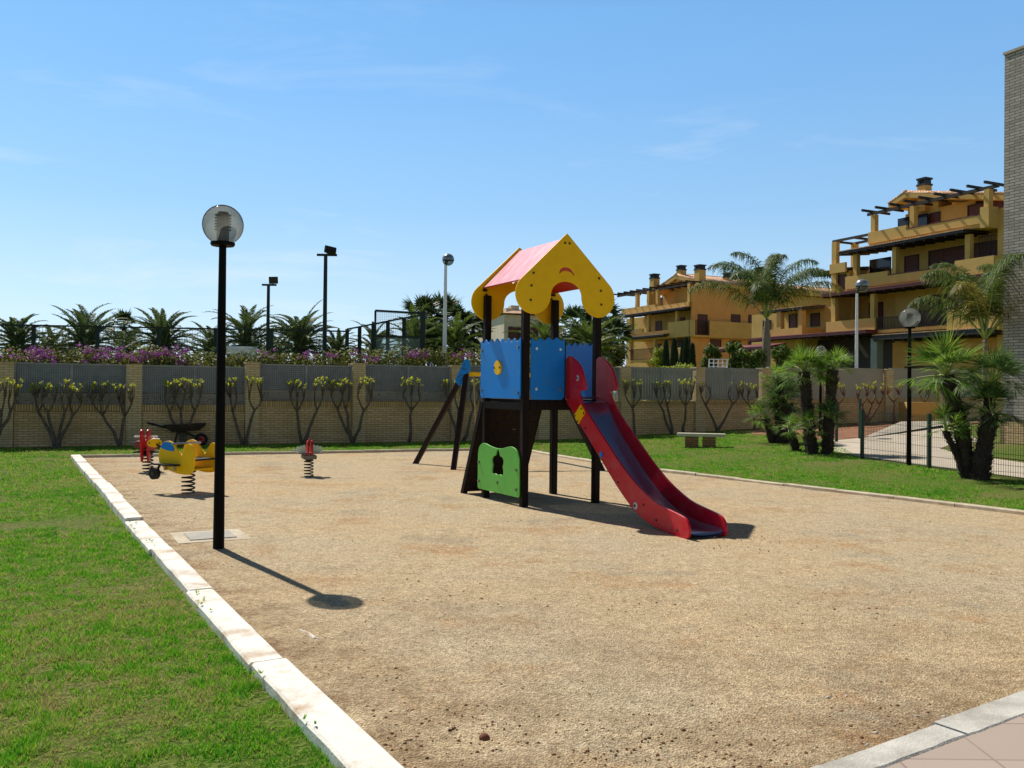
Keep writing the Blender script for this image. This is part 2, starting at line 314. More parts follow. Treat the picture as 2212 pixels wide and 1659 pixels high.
# ------------------------------------------------------------------ ground sheets
def ground_mat():
    m = bpy.data.materials.new('lawn_soil'); m.use_nodes = True; t = m.node_tree; b = t.nodes['Principled BSDF']; b.inputs['Roughness'].default_value = .95; b.inputs['Specular IOR Level'].default_value = .1
    tc = nn(t, 'ShaderNodeTexCoord'); a = nn(t, 'ShaderNodeTexNoise'); a.inputs['Scale'].default_value = .55; a.inputs['Detail'].default_value = 6; c = nn(t, 'ShaderNodeTexNoise'); c.inputs['Scale'].default_value = 38; c.inputs['Detail'].default_value = 6
    t.links.new(tc.outputs['Object'], a.inputs[0]); t.links.new(tc.outputs['Object'], c.inputs[0])
    r1 = nn(t, 'ShaderNodeValToRGB'); e = r1.color_ramp.elements; e[0].color = (*S('567a1e'), 1); e[0].position = .44; e[1].color = (*S('8c7c52'), 1); e[1].position = .68
    r2 = nn(t, 'ShaderNodeValToRGB'); e = r2.color_ramp.elements; e[0].color = (*S('2a3312'), 1); e[0].position = .36; e[1].color = (*S('86904a'), 1); e[1].position = .66
    t.links.new(a.outputs[0], r1.inputs[0]); t.links.new(c.outputs[0], r2.inputs[0]); mx = nn(t, 'ShaderNodeMixRGB'); mx.inputs[0].default_value = .55
    t.links.new(r1.outputs[0], mx.inputs[1]); t.links.new(r2.outputs[0], mx.inputs[2]); t.links.new(mx.outputs[0], b.inputs['Base Color'])
    bp = nn(t, 'ShaderNodeBump'); bp.inputs['Strength'].default_value = .9; bp.inputs['Distance'].default_value = .04; t.links.new(c.outputs[0], bp.inputs['Height']); t.links.new(bp.outputs[0], b.inputs['Normal'])
    M['lawn_soil'] = m
def sand_mat():
    m = bpy.data.materials.new('sand'); m.use_nodes = True; t = m.node_tree; b = t.nodes['Principled BSDF']; b.inputs['Roughness'].default_value = .95; b.inputs['Specular IOR Level'].default_value = .15
    tc = nn(t, 'ShaderNodeTexCoord'); co = tc.outputs['Object']
    def noise(s, d=6, r=.6):
        n = nn(t, 'ShaderNodeTexNoise'); n.inputs['Scale'].default_value = s; n.inputs['Detail'].default_value = d; n.inputs['Roughness'].default_value = r; t.links.new(co, n.inputs[0]); return n.outputs[0]
    def ramp(src, p0, c0, p1, c1):
        r = nn(t, 'ShaderNodeValToRGB'); e = r.color_ramp.elements; e[0].position = p0; e[0].color = (*c0, 1); e[1].position = p1; e[1].color = (*c1, 1); t.links.new(src, r.inputs[0]); return r.outputs[0]
    def mix(f, a, c, k='MIX'):
        x = nn(t, 'ShaderNodeMixRGB', blend_type=k); (t.links.new(f, x.inputs[0]) if not isinstance(f, float) else setattr(x.inputs[0], 'default_value', f)); t.links.new(a, x.inputs[1]); t.links.new(c, x.inputs[2]); return x.outputs[0]
    base = ramp(noise(.32, 5), .38, S('dac29c'), .62, S('d2c2a4'))
    warm = ramp(noise(.8, 8, .75), .52, (0, 0, 0), .66, (.8, .8, .8))
    wc = nn(t, 'ShaderNodeRGB'); wc.outputs[0].default_value = (*S('c69f74'), 1)
    grey = ramp(noise(.75, 7, .7), .54, (0, 0, 0), .7, (.8, .8, .8)); gc = nn(t, 'ShaderNodeRGB'); gc.outputs[0].default_value = (*S('b0a794'), 1)
    # the near edge of the pit is darker, damp and coarse
    sp = nn(t, 'ShaderNodeSeparateXYZ'); t.links.new(co, sp.inputs[0]); mr = nn(t, 'ShaderNodeMapRange'); mr.inputs[1].default_value = 8.2; mr.inputs[2].default_value = 3.2; mr.inputs[3].default_value = 0; mr.inputs[4].default_value = 1; t.links.new(sp.outputs[1], mr.inputs[0])
    nf = nn(t, 'ShaderNodeMath', operation='MULTIPLY'); t.links.new(mr.outputs[0], nf.inputs[0]); t.links.new(ramp(noise(1.1, 7, .7), .4, (.04,)*3, .64, (.8,)*3), nf.inputs[1]); dk = nn(t, 'ShaderNodeRGB'); dk.outputs[0].default_value = (*S('9a8568'), 1)
    cur = mix(warm, base, wc.outputs[0]); cur = mix(grey, cur, gc.outputs[0]); cur = mix(nf.outputs[0], cur, dk.outputs[0])
    for nx_, ny_, off in ((.866, .5, 1.4), (-.55, .83, 2.26)):       # brown earth washed up along the kerbs
        dt = nn(t, 'ShaderNodeVectorMath', operation='DOT_PRODUCT'); dt.inputs[1].default_value = (nx_, ny_, 0); t.links.new(co, dt.inputs[0]); m_ = nn(t, 'ShaderNodeMapRange'); m_.inputs[1].default_value = off+.62; m_.inputs[2].default_value = off; m_.inputs[3].default_value = 0; m_.inputs[4].default_value = 1.1; t.links.new(dt.outputs['Value'], m_.inputs[0])
        q_ = nn(t, 'ShaderNodeMath', operation='MULTIPLY', use_clamp=True); t.links.new(m_.outputs[0], q_.inputs[0]); t.links.new(ramp(noise(2.6, 9, .8), .45, (0, 0, 0), .62, (.7,)*3), q_.inputs[1]); ec = nn(t, 'ShaderNodeRGB'); ec.outputs[0].default_value = (*S('8a6a4a'), 1); cur = mix(q_.outputs[0], cur, ec.outputs[0])
    # grains
    vo = nn(t, 'ShaderNodeTexVoronoi'); vo.inputs['Scale'].default_value = 95; t.links.new(co, vo.inputs['Vector'])
    gr = ramp(vo.outputs['Color'], .15, (.45, .43, .4), .8, (1.3, 1.3, 1.28)); cur = mix(.62, cur, gr, 'MULTIPLY')
    g2 = ramp(noise(30, 5, .7), .36, (.5, .47, .43), .6, (1.12, 1.1, 1.08)); cur = mix(.55, cur, g2, 'MULTIPLY')
    g3 = ramp(noise(7, 6, .75), .34, (.72, .7, .67), .6, (1.06, 1.05, 1.04)); cur = mix(.6, cur, g3, 'MULTIPLY')
    t.links.new(cur, b.inputs['Base Color'])
    h = nn(t, 'ShaderNodeMath', operation='ADD'); t.links.new(vo.outputs['Distance'], h.inputs[0]); t.links.new(noise(48, 6, .75), h.inputs[1])
    bp = nn(t, 'ShaderNodeBump'); bp.inputs['Strength'].default_value = .6; bp.inputs['Distance'].default_value = .02; t.links.new(h.outputs[0], bp.inputs['Height']); t.links.new(bp.outputs[0], b.inputs['Normal'])
    M['sand'] = m
ground_mat(); sand_mat()
xs = sorted(set([-900, -400, -150, -80]+[x for x in range(-50, 71, 2)]+[90, 150, 400, 900])); ys = sorted(set([-60, -20]+list(range(-4, 92, 2))+[110, 150, 300, 700, 1500]))
g = MB(); g.v = [(x, y, terr(x, y)) for y in ys for x in xs]; nx = len(xs)
g.f = [(j*nx+i, j*nx+i+1, (j+1)*nx+i+1, (j+1)*nx+i) for j in range(len(ys)-1) for i in range(nx-1)]
tag(g.build('ground', 'lawn_soil', smooth=True), kind='structure')
LK = [(.04, 2.73), (-1.24, 4.88), (-4.13, 9.86), (-9.28, 18.84)]      # inner line of the white kerb
BK = [(-9.28, 18.84), (-.77, 22.54), (.15, 22.95)]
RK = [(.15, 22.95), (.65, 21.6), (1.85, 18.75), (2.86, 17.05), (5.67, 12.95), (6.67, 11.35), (8.6, 8.26)]
PK = [(-1.2, 1.92), (.04, 2.73), (1.237, 3.535), (2.63, 4.455), (6.1, 6.68), (8.6, 8.26)]
SAND = [PK[1], (-1.24, 4.88), (-4.13, 9.86), (-9.28, 18.84), (-.77, 22.54), (.15, 22.95)]+RK[1:]
def inside(p, poly):
    x, y = p; c = False; k = len(poly)
    for i in range(k):
        x1, y1 = poly[i]; x2, y2 = poly[(i+1) % k]
        if (y1 > y) != (y2 > y) and x < (x2-x1)*(y-y1)/(y2-y1)+x1: c = not c
    return c
# sand sheet with soft unevenness
def sand_sheet():
    c = Vector((sum(p[0] for p in SAND)/len(SAND), sum(p[1] for p in SAND)/len(SAND))); bm = bmesh.new(); k = len(SAND); vs = []
    for i in range(k):
        p0, p1, p2 = Vector(SAND[i-1]), Vector(SAND[i]), Vector(SAND[(i+1) % k]); n1 = Vector(((p1-p0).y, -(p1-p0).x)).normalized(); n2 = Vector(((p2-p1).y, -(p2-p1).x)).normalized(); o = n1+n2; o = o*(.05/max(.3, o.dot(n1)))
        if (p1+o-c).length < (p1-o-c).length: o = -o
        vs.append(bm.verts.new((p1.x+o.x, p1.y+o.y, 0)))
    bm.faces.new(vs)
    for ax, lo_, hi_ in ((0, -9.4, 8.8), (1, 2.8, 23)):
        q = lo_
        while q < hi_:
            co = [0, 0, 0]; no_ = [0, 0, 0]; co[ax] = q; no_[ax] = 1; bmesh.ops.bisect_plane(bm, geom=bm.verts[:]+bm.edges[:]+bm.faces[:], plane_co=co, plane_no=no_); q += .22
    for v in bm.verts: x, y = v.co.x, v.co.y; v.co.z = max(-.009, .002+.009*(1+mnoise.noise(Vector((x*.9, y*.9, 3))))+.005*mnoise.noise(Vector((x*2.6, y*2.6, 8)))-.02*math.exp(-((x-2.25)**2+(y-9.1)**2)/.35))
    me = bpy.data.meshes.new('sand_pit'); bm.to_mesh(me); bm.free()
    for p in me.polygons: p.use_smooth = True
    return tag(link('sand_pit', me, 'sand', None, True), kind='structure')
sand_sheet()
def strip_stones(line, wid, side, z0, z1, ln, name, m, jit=.012, gap=.006, zj=.008, seed=1):
    r = random.Random(seed); mb = MB()
    for (a, b) in zip(line[:-1], line[1:]):
        a, b = Vector(a), Vector(b); d = b-a; L = d.length; d.normalize(); n = Vector((-d.y, d.x))*side; k = max(1, round(L/ln))
        for i in range(k):
            p, q = a+d*(L*i/k+gap), a+d*(L*(i+1)/k-gap); o = r.uniform(-jit, jit); zz = z1+r.uniform(-zj, zj)+(.035 if name == 'kerb_left' and p.y > 9.5 else 0); zz2 = zz+r.uniform(-zj, zj)*.5; g0 = terr(p.x, p.y)*.9
            seg = 10; w2 = wid+r.uniform(-jit, jit); 
            vs = []
            for s in range(seg+1):
                c = p+(q-p)*(s/seg); e1, e2 = r.uniform(-.002, .002), r.uniform(-.004, .004); h = zz+(zz2-zz)*s/seg+g0
                for (off, z) in ((o+e1, z0), (o+e1, h-.012), (o+.014+e1, h), (w2-.014+e2, h), (w2+e2, h-.012), (w2+e2, z0)): 
                    v = c+n*off; vs.append((v.x, v.y, z))
            fs = [(s*6+t_, s*6+t_+1, (s+1)*6+t_+1, (s+1)*6+t_) for s in range(seg) for t_ in range(5)]+[tuple(range(6)), tuple(range(seg*6, seg*6+6))[::-1]]
            mb.add(vs, fs)
    return tag(mb.build(name, m), kind='structure')
strip_stones(LK, .195, 1, -.1, .062, 1.95, 'kerb_left', 'kerb_white', seed=3)
strip_stones(BK, .1, 1, -.1, .085, .98, 'kerb_back', 'kerb_cream', zj=.004, seed=4)
strip_stones(RK, .13, 1, -.1, .07, .98, 'kerb_right', 'kerb_cream', seed=5)
strip_stones(PK, .17, -1, -.1, .07, .95, 'kerb_pavement', 'kerb_grey', seed=6)
pv = MB(); n = Vector((.55, -.83)); poly = [(x+.172*n.x, y+.172*n.y) for x, y in PK]
pv.prism(poly+[(14, 6), (14, -8), (-6, -8), (-6, -1)], -.15, .056); tag(pv.build('pavement', 'paver'), kind='structure')
# concrete path beyond the green fence and the planted slope beside it
def sheet(name, poly, m, lift, step=.6):
    x0, x1 = min(p[0] for p in poly), max(p[0] for p in poly); y0, y1 = min(p[1] for p in poly), max(p[1] for p in poly)
    bm = bmesh.new(); f = bm.faces.new([bm.verts.new((x, y, 0)) for x, y in poly])
    k = int((x1-x0)/step); kk = int((y1-y0)/step)
    for i in range(1, k): bmesh.ops.bisect_plane(bm, geom=bm.verts[:]+bm.edges[:]+bm.faces[:], plane_co=(x0+i*step, 0, 0), plane_no=(1, 0, 0))
    for i in range(1, kk): bmesh.ops.bisect_plane(bm, geom=bm.verts[:]+bm.edges[:]+bm.faces[:], plane_co=(0, y0+i*step, 0), plane_no=(0, 1, 0))
    for v in bm.verts: v.co.z = terr(v.co.x, v.co.y)+lift
    me = bpy.data.meshes.new(name); bm.to_mesh(me); bm.free(); return tag(link(name, me, M and m, None, True), kind='structure')
mat('path_concrete', S('c4b7a4'), .9, var=.1, scale=2, bump=.1, bscale=60, dirt=S('a08f78'), dscale=.8, damt=.5)
fa, fb = G(1862, 991), G(2225, 1041)
pth = [(fa.x+.1, fa.y+.35), (fb.x+.3, fb.y), (fb.x+5, fb.y-6), (fb.x+9, fb.y-5), (G(2230, 1003).x, G(2230, 1003).y), (G(2120, 988).x, G(2120, 988).y), (G(2030, 970).x, G(2030, 970).y), (G(2060, 958).x, G(2060, 958).y), (G(2120, 955).x, G(2120, 955).y), (15.5, 30.5), (13.2, 29), (G(1880, 945).x, G(1880, 945).y), (G(1800, 952).x, G(1800, 952).y), (G(1790, 972).x, G(1790, 972).y)]
sheet('path', pth, 'path_concrete', .012)
sheet('soil_bed', [(G(1790, 950).x, G(1790, 950).y), (G(1880, 946).x, G(1880, 946).y), (13.4, 29.2), (17, 32), (20, 36.5), (16, 35), (8.5, 31.3), (8, 29)], 'soil', .006)
# ------------------------------------------------------------------ grass blades
def lawn_patch(x, y):
    return mnoise.noise(Vector((x*.55, y*.55, 1)))+.55*mnoise.noise(Vector((x*1.9, y*1.9, 5)))
PATHP = pth
WL = []
def grass(name, poly, dens, rmin, rmax, seed, m='grass_blade'):
    r = np.random.default_rng(seed); xs_ = [p[0] for p in poly]; ys_ = [p[1] for p in poly]; x0, x1, y0, y1 = min(xs_), max(xs_), min(ys_), max(ys_)
    V = []; n_ = int((x1-x0)*(y1-y0)*dens(rmin)); X = r.uniform(x0, x1, n_); Y = r.uniform(y0, y1, n_); U = r.random(n_); A = r.uniform(0, 2*PI, n_); Hh = r.uniform(.5, 1, n_); L = r.uniform(.2, 1., n_); B = r.uniform(0, 2*PI, n_)
    D = np.hypot(X, Y); keep = (U < dens(D)/dens(rmin)) & (D > rmin) & (D < rmax) & (np.abs(X) < .66*Y+1.2)
    for i in np.nonzero(keep)[0]:
        x, y, d = X[i], Y[i], D[i]
        if not inside((x, y), poly): continue
        if d < 9 and any((x-a)**2+(y-b)**2 < (q*(.7+.5*mnoise.noise(Vector((x*5, y*5, 4)))))**2 and r.random() < .62 for a, b, q in BARE): continue
        k = lawn_patch(x, y); c = mnoise.noise(Vector((x*6, y*6, 2)))+.5*mnoise.noise(Vector((x*15, y*15, 7)))
        if k < -.3 and r.random() < min(.97, (-.3-k)*3.2): continue
        if c < -.1 and r.random() < min(.8, (-.1-c)*2): continue
        h = (.03+.032*c+.012*k)*Hh[i]*(1 if d < 9 else 1.1); w_ = .0014+.00034*d
        if h < .008: continue
        a, b = A[i], B[i]; z = terr(x, y); l = L[i]*h*1.1
        dx, dy = math.cos(a)*w_, math.sin(a)*w_; ex, ey = math.cos(b)*l, math.sin(b)*l
        V += [(x-dx, y-dy, z), (x+dx, y+dy, z), (x+ex, y+ey, z+h)]
    F = np.arange(len(V)).reshape(-1, 3); o = fastmesh(name, V, F, m); return tag(o, kind='stuff')
def blade_mat():
    m = bpy.data.materials.new('grass_blade'); m.use_nodes = True; t = m.node_tree; t.nodes.clear(); out = nn(t, 'ShaderNodeOutputMaterial')
    gi = nn(t, 'ShaderNodeNewGeometry'); r = nn(t, 'ShaderNodeValToRGB'); cr = r.color_ramp; cr.elements[0].color = (*S('4f9c1c'), 1); cr.elements[1].color = (*S('bcae78'), 1)
    for p, h in ((.42, '6fb822'), (.7, '98c836'), (.88, 'bcc452')): e = cr.elements.new(p); e.color = (*S(h), 1)
    no = nn(t, 'ShaderNodeTexNoise'); no.inputs['Scale'].default_value = .6; no.inputs['Detail'].default_value = 7; tc = nn(t, 'ShaderNodeTexCoord'); t.links.new(tc.outputs['Object'], no.inputs[0])
    mr = nn(t, 'ShaderNodeMapRange'); mr.inputs[1].default_value = .3; mr.inputs[2].default_value = .7; mr.inputs[3].default_value = -.4; mr.inputs[4].default_value = .45; t.links.new(no.outputs[0], mr.inputs[0])
    no2 = nn(t, 'ShaderNodeTexNoise'); no2.inputs['Scale'].default_value = 5.5; no2.inputs['Detail'].default_value = 4; t.links.new(tc.outputs['Object'], no2.inputs[0]); m2 = nn(t, 'ShaderNodeMapRange'); m2.inputs[1].default_value = .35; m2.inputs[2].default_value = .65; m2.inputs[3].default_value = -.4; m2.inputs[4].default_value = .42; t.links.new(no2.outputs[0], m2.inputs[0])
    ad = nn(t, 'ShaderNodeMath', operation='ADD', use_clamp=True); t.links.new(gi.outputs['Random Per Island'], ad.inputs[0]); t.links.new(mr.outputs[0], ad.inputs[1]); a2 = nn(t, 'ShaderNodeMath', operation='ADD', use_clamp=True); t.links.new(ad.outputs[0], a2.inputs[0]); t.links.new(m2.outputs[0], a2.inputs[1]); ad.use_clamp = False; t.links.new(a2.outputs[0], r.inputs[0])
    b = nn(t, 'ShaderNodeBsdfPrincipled'); b.inputs['Roughness'].default_value = .6; b.inputs['Specular IOR Level'].default_value = .3; t.links.new(r.outputs[0], b.inputs['Base Color'])
    tr = nn(t, 'ShaderNodeBsdfTranslucent'); t.links.new(r.outputs[0], tr.inputs[0]); ms = nn(t, 'ShaderNodeMixShader'); ms.inputs[0].default_value = .4
    t.links.new(b.outputs[0], ms.inputs[1]); t.links.new(tr.outputs[0], ms.inputs[2]); t.links.new(ms.outputs[0], out.inputs[0]); M['grass_blade'] = m
blade_mat()
lo = [(x-.195*.866, y-.195*.5) for x, y in LK]
BARE = [(G(px, py).x, G(px, py).y, s) for px, py, s in ((425, 1308, .2), (462, 1362, .16), (78, 1480, .13), (168, 1508, .14), (380, 1478, .1), (30, 1440, .12), (250, 1600, .14), (420, 1560, .1), (590, 1560, .12), (330, 1235, .1), (640, 1640, .12))]
LAWN_L = [lo[0], lo[1], lo[2], (-9.52, 18.9), (-.8, 22.7), (.1, 23.1), (-.5, 27.2), (-4.6, 25.3), (-14, 21.4), (-20, 18), (-12, 8), (-5, 2)]
f0 = G(2240, 1043)
LAWN_R = [(.3, 23.0)]+[(x+.14, y+.05) for x, y in RK[1:]]+[(14, 12), (f0.x-.1, f0.y), (fa.x, fa.y), (G(1800, 958).x, G(1800, 958).y), (8.2, 31), (3.6, 29.2), (-.5, 27.2)]
grass('lawn_grass', LAWN_L, lambda d: np.minimum(11500, 11500*(4.6/np.asarray(d, float))**1.7), 2.4, 27, 1)
grass('lawn_grass', LAWN_R, lambda d: np.minimum(3200, 3200*(12/np.asarray(d, float))**1.8), 10, 33, 2)
lw = [(G(2045, 975).x, G(2045, 975).y), (G(2120, 986).x, G(2120, 986).y), (G(2240, 999).x, G(2240, 999).y), (17, 19), (15.4, 25), (G(2100, 962).x, G(2100, 962).y)]
sheet('verge', lw, 'lawn_soil', .02)
grass('verge_grass', lw, lambda d: 200+0*np.asarray(d, float), 10, 33, 3)
# weeds creeping over the white kerb
V = []; F = []
for i in range(260):
    u = R.random()**1.3; a, b = Vector(lo[0]), Vector(lo[3]); p = a+(b-a)*u; off = R.gauss(0, .045); x, y = p.x+off*.866-.02, p.y+off*.5
    if mnoise.noise(Vector((x*1.6, y*1.6, 9))) < .05: continue
    for k in range(R.randint(5, 11)):
        an = R.uniform(0, 2*PI); l = R.uniform(.01, .03); k0 = len(V); wd = R.uniform(.003, .006); c, s2 = math.cos(an), math.sin(an); z = .03+.03*(off > -.02)
        V += [(x-s2*wd, y+c*wd, z), (x+s2*wd, y-c*wd, z), (x+c*l, y+s2*l, z+R.uniform(.005, .03))]; F.append((k0, k0+1, k0+2))
tag(fastmesh('kerb_weeds', V, F, 'grass_blade'), kind='stuff')
# loose grit and clods on the sand
def grit(name, n, region, smin, smax, m, seed, power=1):
    r = random.Random(seed); V = []; F = []
    base = [Vector(v) for v in ((1,0,0),(-1,0,0),(0,1,0),(0,-1,0),(0,0,1),(0,0,-1))]; fs = ((0,2,4),(2,1,4),(1,3,4),(3,0,4),(2,0,5),(1,2,5),(3,1,5),(0,3,5))
    while len(F) < n*8:
        x, y = region(r)
        if not inside((x, y), SAND): continue
        s = smin+(smax-smin)*r.random()**4; k = len(V); sx_, sy_, sz_ = s*r.uniform(.7, 1.3), s*r.uniform(.7, 1.3), s*r.uniform(.5, .9); a = r.uniform(0, PI); c, q = math.cos(a), math.sin(a)
        for v in base:
            v = Vector((v.x*sx_*r.uniform(.7, 1.2), v.y*sy_*r.uniform(.7, 1.2), v.z*sz_)); V.append((x+v.x*c-v.y*q, y+v.x*q+v.y*c, .3*s+v.z+.006))
        F += [tuple(i+k for i in f) for f in fs]
    return tag(fastmesh(name, V, F, m), kind='stuff')
mat('grit', S('a68a62'), .9, var=.3, scale=3, island=.5)
mat('clod', S('80583a'), .95, var=.3, scale=3, island=.4)
def reg_all(r):
    d = 3.2+9*r.random()**1.7; return (r.uniform(-.75, .75)*d, d)
def reg_left(r):
    u = r.random()**1.5; a, b = Vector(LK[0]), Vector(LK[3]); p = a+(b-a)*u; o = abs(r.gauss(0, .28))*(1 if mnoise.noise(p.to_3d()*.9) > -.2 else .3); return (p.x+.866*o+.03, p.y+.5*o)
def reg_pav(r):
    a, b = Vector(PK[1]), Vector(PK[4]); p = a+(b-a)*r.random(); o = abs(r.gauss(0, .3)); return (p.x-.55*o, p.y+.83*o)
grit('grit', 9000, reg_all, .0035, .012, 'grit', 1)
grit('earth_crumbs', 2200, reg_left, .0025, .012, 'clod', 2)
grit('earth_crumbs', 500, reg_pav, .0025, .013, 'clod', 3)
grit('grit', 260, reg_pav, .004, .016, 'kerb_grey', 4)
mat('louver', S('1a1715'), .5, .3, var=.2); mat('bench_stone', S('cfc6b2'), .85, var=.1, bump=.2, dirt=S('9b8f78')); brick('leg_brick', S('b08055'), S('9a6a45'), S('7c5a3c'), .24, .065); mat('cover_steel', S('8f897e'), .6, .3, var=.15, bump=.2)
# ------------------------------------------------------------------ boundary wall
def wall_z(px, py): return py
PIL = {}
def gxy(x, y): p = G(x, y); return Vector((p.x, p.y))
PL = [(-268, 970), (10, 966.5), (288, 962.5), (543, 959.4), (772, 956.2)]
pts = [gxy(*q) for q in PL]
def on_line(px, A, d):        # where the photo column px meets the wall line
    dd = ray(px, 845); k = dd.x/dd.y; t = (k*A.y-A.x)/(d.x-k*d.y); return A+d*t
WD = Vector((.905, .4254)); A0 = pts[-1]
for px in (985, 1172, 1348, 1508, 1650, 1790, 1916, 2030, 2140): pts.append(on_line(px, A0, WD))
pxs = [q[0] for q in PL]+[985, 1172, 1348, 1508, 1650, 1790, 1916, 2030, 2140]
def zat(px, py, p): return CH+ray(px, py).z/ray(px, py).y*p.y
def wall_spot(px, off):      # ground point off metres in front of the wall, in photo column px
    for i in range(len(pxs)-1):
        if pxs[i] <= px <= pxs[i+1]: break
    a, b = pts[i], pts[i+1]; d = (b-a).normalized(); n = Vector((d.y, -d.x)); q = on_line(px, a+n*off, d); return Vector((q.x, q.y, terr(q.x, q.y)))
WALLDATA = []   # (cap row, panel top row) in each section, read left to right
SEC = [(874, 787), (873.7, 787.9), (874.4, 793), (865.8, 790.6), (866.4, 792), (866, 793), (866, 793.5), (865.8, 794), (864, 795), (862, 797), (860, 798), (859, 799), (857, 800)]
PTOP = [781, 781.2, 786.6, 781.8, 785, 789.6, 790, 791.5, 793, 795, 796, 797, 798, 799]
def wall_thing(i0, i1, name, label, style):
    a = pts[i0]; t_ = thing(name, label, 'wall', (a.x, a.y, terr(a.x, a.y)))
    for i in range(i0, i1):
        p, q = pts[i], pts[i+1]; d = (q-p).normalized(); nrm = Vector((d.y, -d.x)); L = (q-p).length; m = (p+q)/2; pm = (pxs[i]+pxs[i+1])/2
        zc, zt = zat(pm, SEC[i][0], m), zat(pm, SEC[i][1], m); zb = min(terr(*p), terr(*q))-.1
        mt = Matrix((d.to_3d(), -nrm.to_3d(), Vector((0, 0, 1)))).transposed().to_4x4(); mt.translation = p.to_3d()
        b = MB().box(.2, L-.2, -.06, .12, zb, zc-.19, mt); b.build('brick_base', 'wall_brick', t_)
        b = MB().box(.2, L-.2, -.075, .135, zc-.186, zc, mt); b.build('coping', 'soldier_brick', t_)
        if style[i-i0] == 'grid':
            g_ = MB(); x0, x1 = .215, L-.215; z0, z1 = zc+.02, zt; k = int((x1-x0)/.052)
            for s in range(k+1): x = x0+(x1-x0)*s/k; g_.box(x-.009, x+.009, .02, .045, z0, z1, mt)
            kz = int((z1-z0)/.052)
            for s in range(kz+1): z = z0+(z1-z0)*s/kz; g_.box(x0, x1, .024, .041, z-.008, z+.008, mt)
            g_.build('grid_panel', 'mesh_grey', t_); MB().box(x0, x1, .052, .056, z0+(z1-z0)*.3, z1, mt).build('shade_cloth', 'shade_cloth', t_)
            f = MB()
            for x in (x0-.012, (x0+x1)/2, x1+.012): f.box(x-.022, x+.022, .005, .06, z0-.02, z1+.03, mt)
            f.box(x0, x1, .008, .056, z1+.002, z1+.035, mt); f.build('panel_frame', 'mesh_grey', t_)
        elif style[i-i0] == 'slat':
            g_ = MB(); x0, x1 = .215, L-.215; z0, z1 = zc+.02, zt; k = int((x1-x0)/.11)
            for s in range(k): x = x0+(x1-x0)*(s+.5)/k; g_.box(x-.046, x+.046, .02, .045, z0, z1, mt)
            g_.build('slat_panel', 'slat_grey', t_)
            f = MB(); f.box(x0, x1, .05, .08, z1-.15, z1-.1, mt); f.box(x0, x1, .05, .08, z0+.1, z0+.15, mt); x = (x0+x1)/2; f.box(x-.03, x+.03, -.005, .055, z0-.02, z1+.01, mt); f.build('panel_frame', 'mesh_grey', t_)
        else:
            MB().box(.215, L-.215, 0, .1, zc-.004, zt, mt).build('render_panel', 'panel_grey', t_)
            MB().box(.2, L-.2, -.02, .12, zt+.001, zt+.05, mt).build('top_rail', 'panel_grey', t_)
    for i in range(i0, i1+(1 if i1 == len(pts)-1 else 0)):
        p = pts[i]; d = (pts[min(i+1, len(pts)-1)]-pts[max(0, i-1)]).normalized(); nrm = Vector((d.y, -d.x)); mt = Matrix((d.to_3d(), -nrm.to_3d(), Vector((0, 0, 1)))).transposed().to_4x4(); mt.translation = p.to_3d()
        zt = zat(pxs[i], PTOP[i], p); hw = .19; zb = terr(*p)-.1
        pl = MB().box(-hw, hw, -.14, .2, zb, zt-.05, mt).build('pillar', 'pillar_brick', t_)
        MB().box(-hw-.015, hw+.015, -.155, .215, zt-.047, zt, mt).build('cap', 'pillar_brick', pl)
    return t_
wall_thing(0, 7, 'boundary_wall', 'long beige brick garden wall with grey grid panels between its pillars', ['grid']*7)
wall_thing(7, 9, 'boundary_wall', 'stretch of brick garden wall topped by grey vertical slat panels, behind the stone bench', ['slat', 'slat'])
wall_thing(9, 13, 'boundary_wall', 'sunlit end of the brick wall with smooth plain grey panels, behind the palms', ['plain']*4)
# pale low wall in the sun behind the grid panels
def beh(px, py, off):
    return None
lw_ = MB()
for i in range(0, 6):
    p, q = pts[i]+Vector((-.42, .9))*.42, pts[i+1]+Vector((-.42, .9))*.42; d = (q-p).normalized(); mt = Matrix((d.to_3d(), Vector((-d.y, d.x, 0)), Vector((0, 0, 1)))).transposed().to_4x4(); mt.translation = p.to_3d()
    lw_.box(0, (q-p).length-.003, 0, .2, -.1, zat((pxs[i]+pxs[i+1])/2, SEC[i][0], (p+q)/2)+.3, mt)
tag(lw_.build('planter_wall', 'pillar_brick'), 'low pale planter wall glimpsed through the grid panels below the flowering hedge', 'wall')
# ------------------------------------------------------------------ lamps
def lathe_smooth(prof): return prof
def globe_lamp(label, base, htop, gd, lean=0, name='globe_lamp', scale=1):
    t_ = thing(name, label, 'street lamp', base); rg = gd/2; hp = htop-gd*.93
    MB().tube([(0, 0, -.1), (0, 0, .02), (0, 0, hp*.3), (0, 0, hp)], [.053*scale, .053*scale, .047*scale, .034*scale], 20).build('pole', 'black_metal', t_, True, smooth='auto')
    MB().lathe((0, 0, hp), [(0, -.005), (.105*scale, -.005), (.115*scale, .012), (.112*scale, .03), (.06*scale, .034), (0, .034)]).build('collar', 'black_metal', t_, True, smooth='auto')
    pr = []
    a0 = math.asin(min(.99, .1*scale/rg))
    for i in range(25): a = a0+(PI-a0)*i/24; pr.append((rg*math.sin(a), -rg*math.cos(a)))
    gl = MB().lathe((0, 0, hp+.033+rg*math.cos(a0)), pr, 40).build('globe', 'globe_glass', t_, True, smooth=True)
    pr = [(0, .035), (.058*scale, .035), (.058*scale, .14*scale)]
    for k in range(6): z = (.14+.028*k)*scale; pr += [(.05*scale, z), (.078*scale, z+.008), (.078*scale, z+.014), (.05*scale, z+.02)]
    pr += [(.05*scale, .32*scale), (0, .325*scale)]
    MB().lathe((0, 0, hp), pr, 24).build('louvre', 'louver', t_, True, smooth='auto')
    return t_
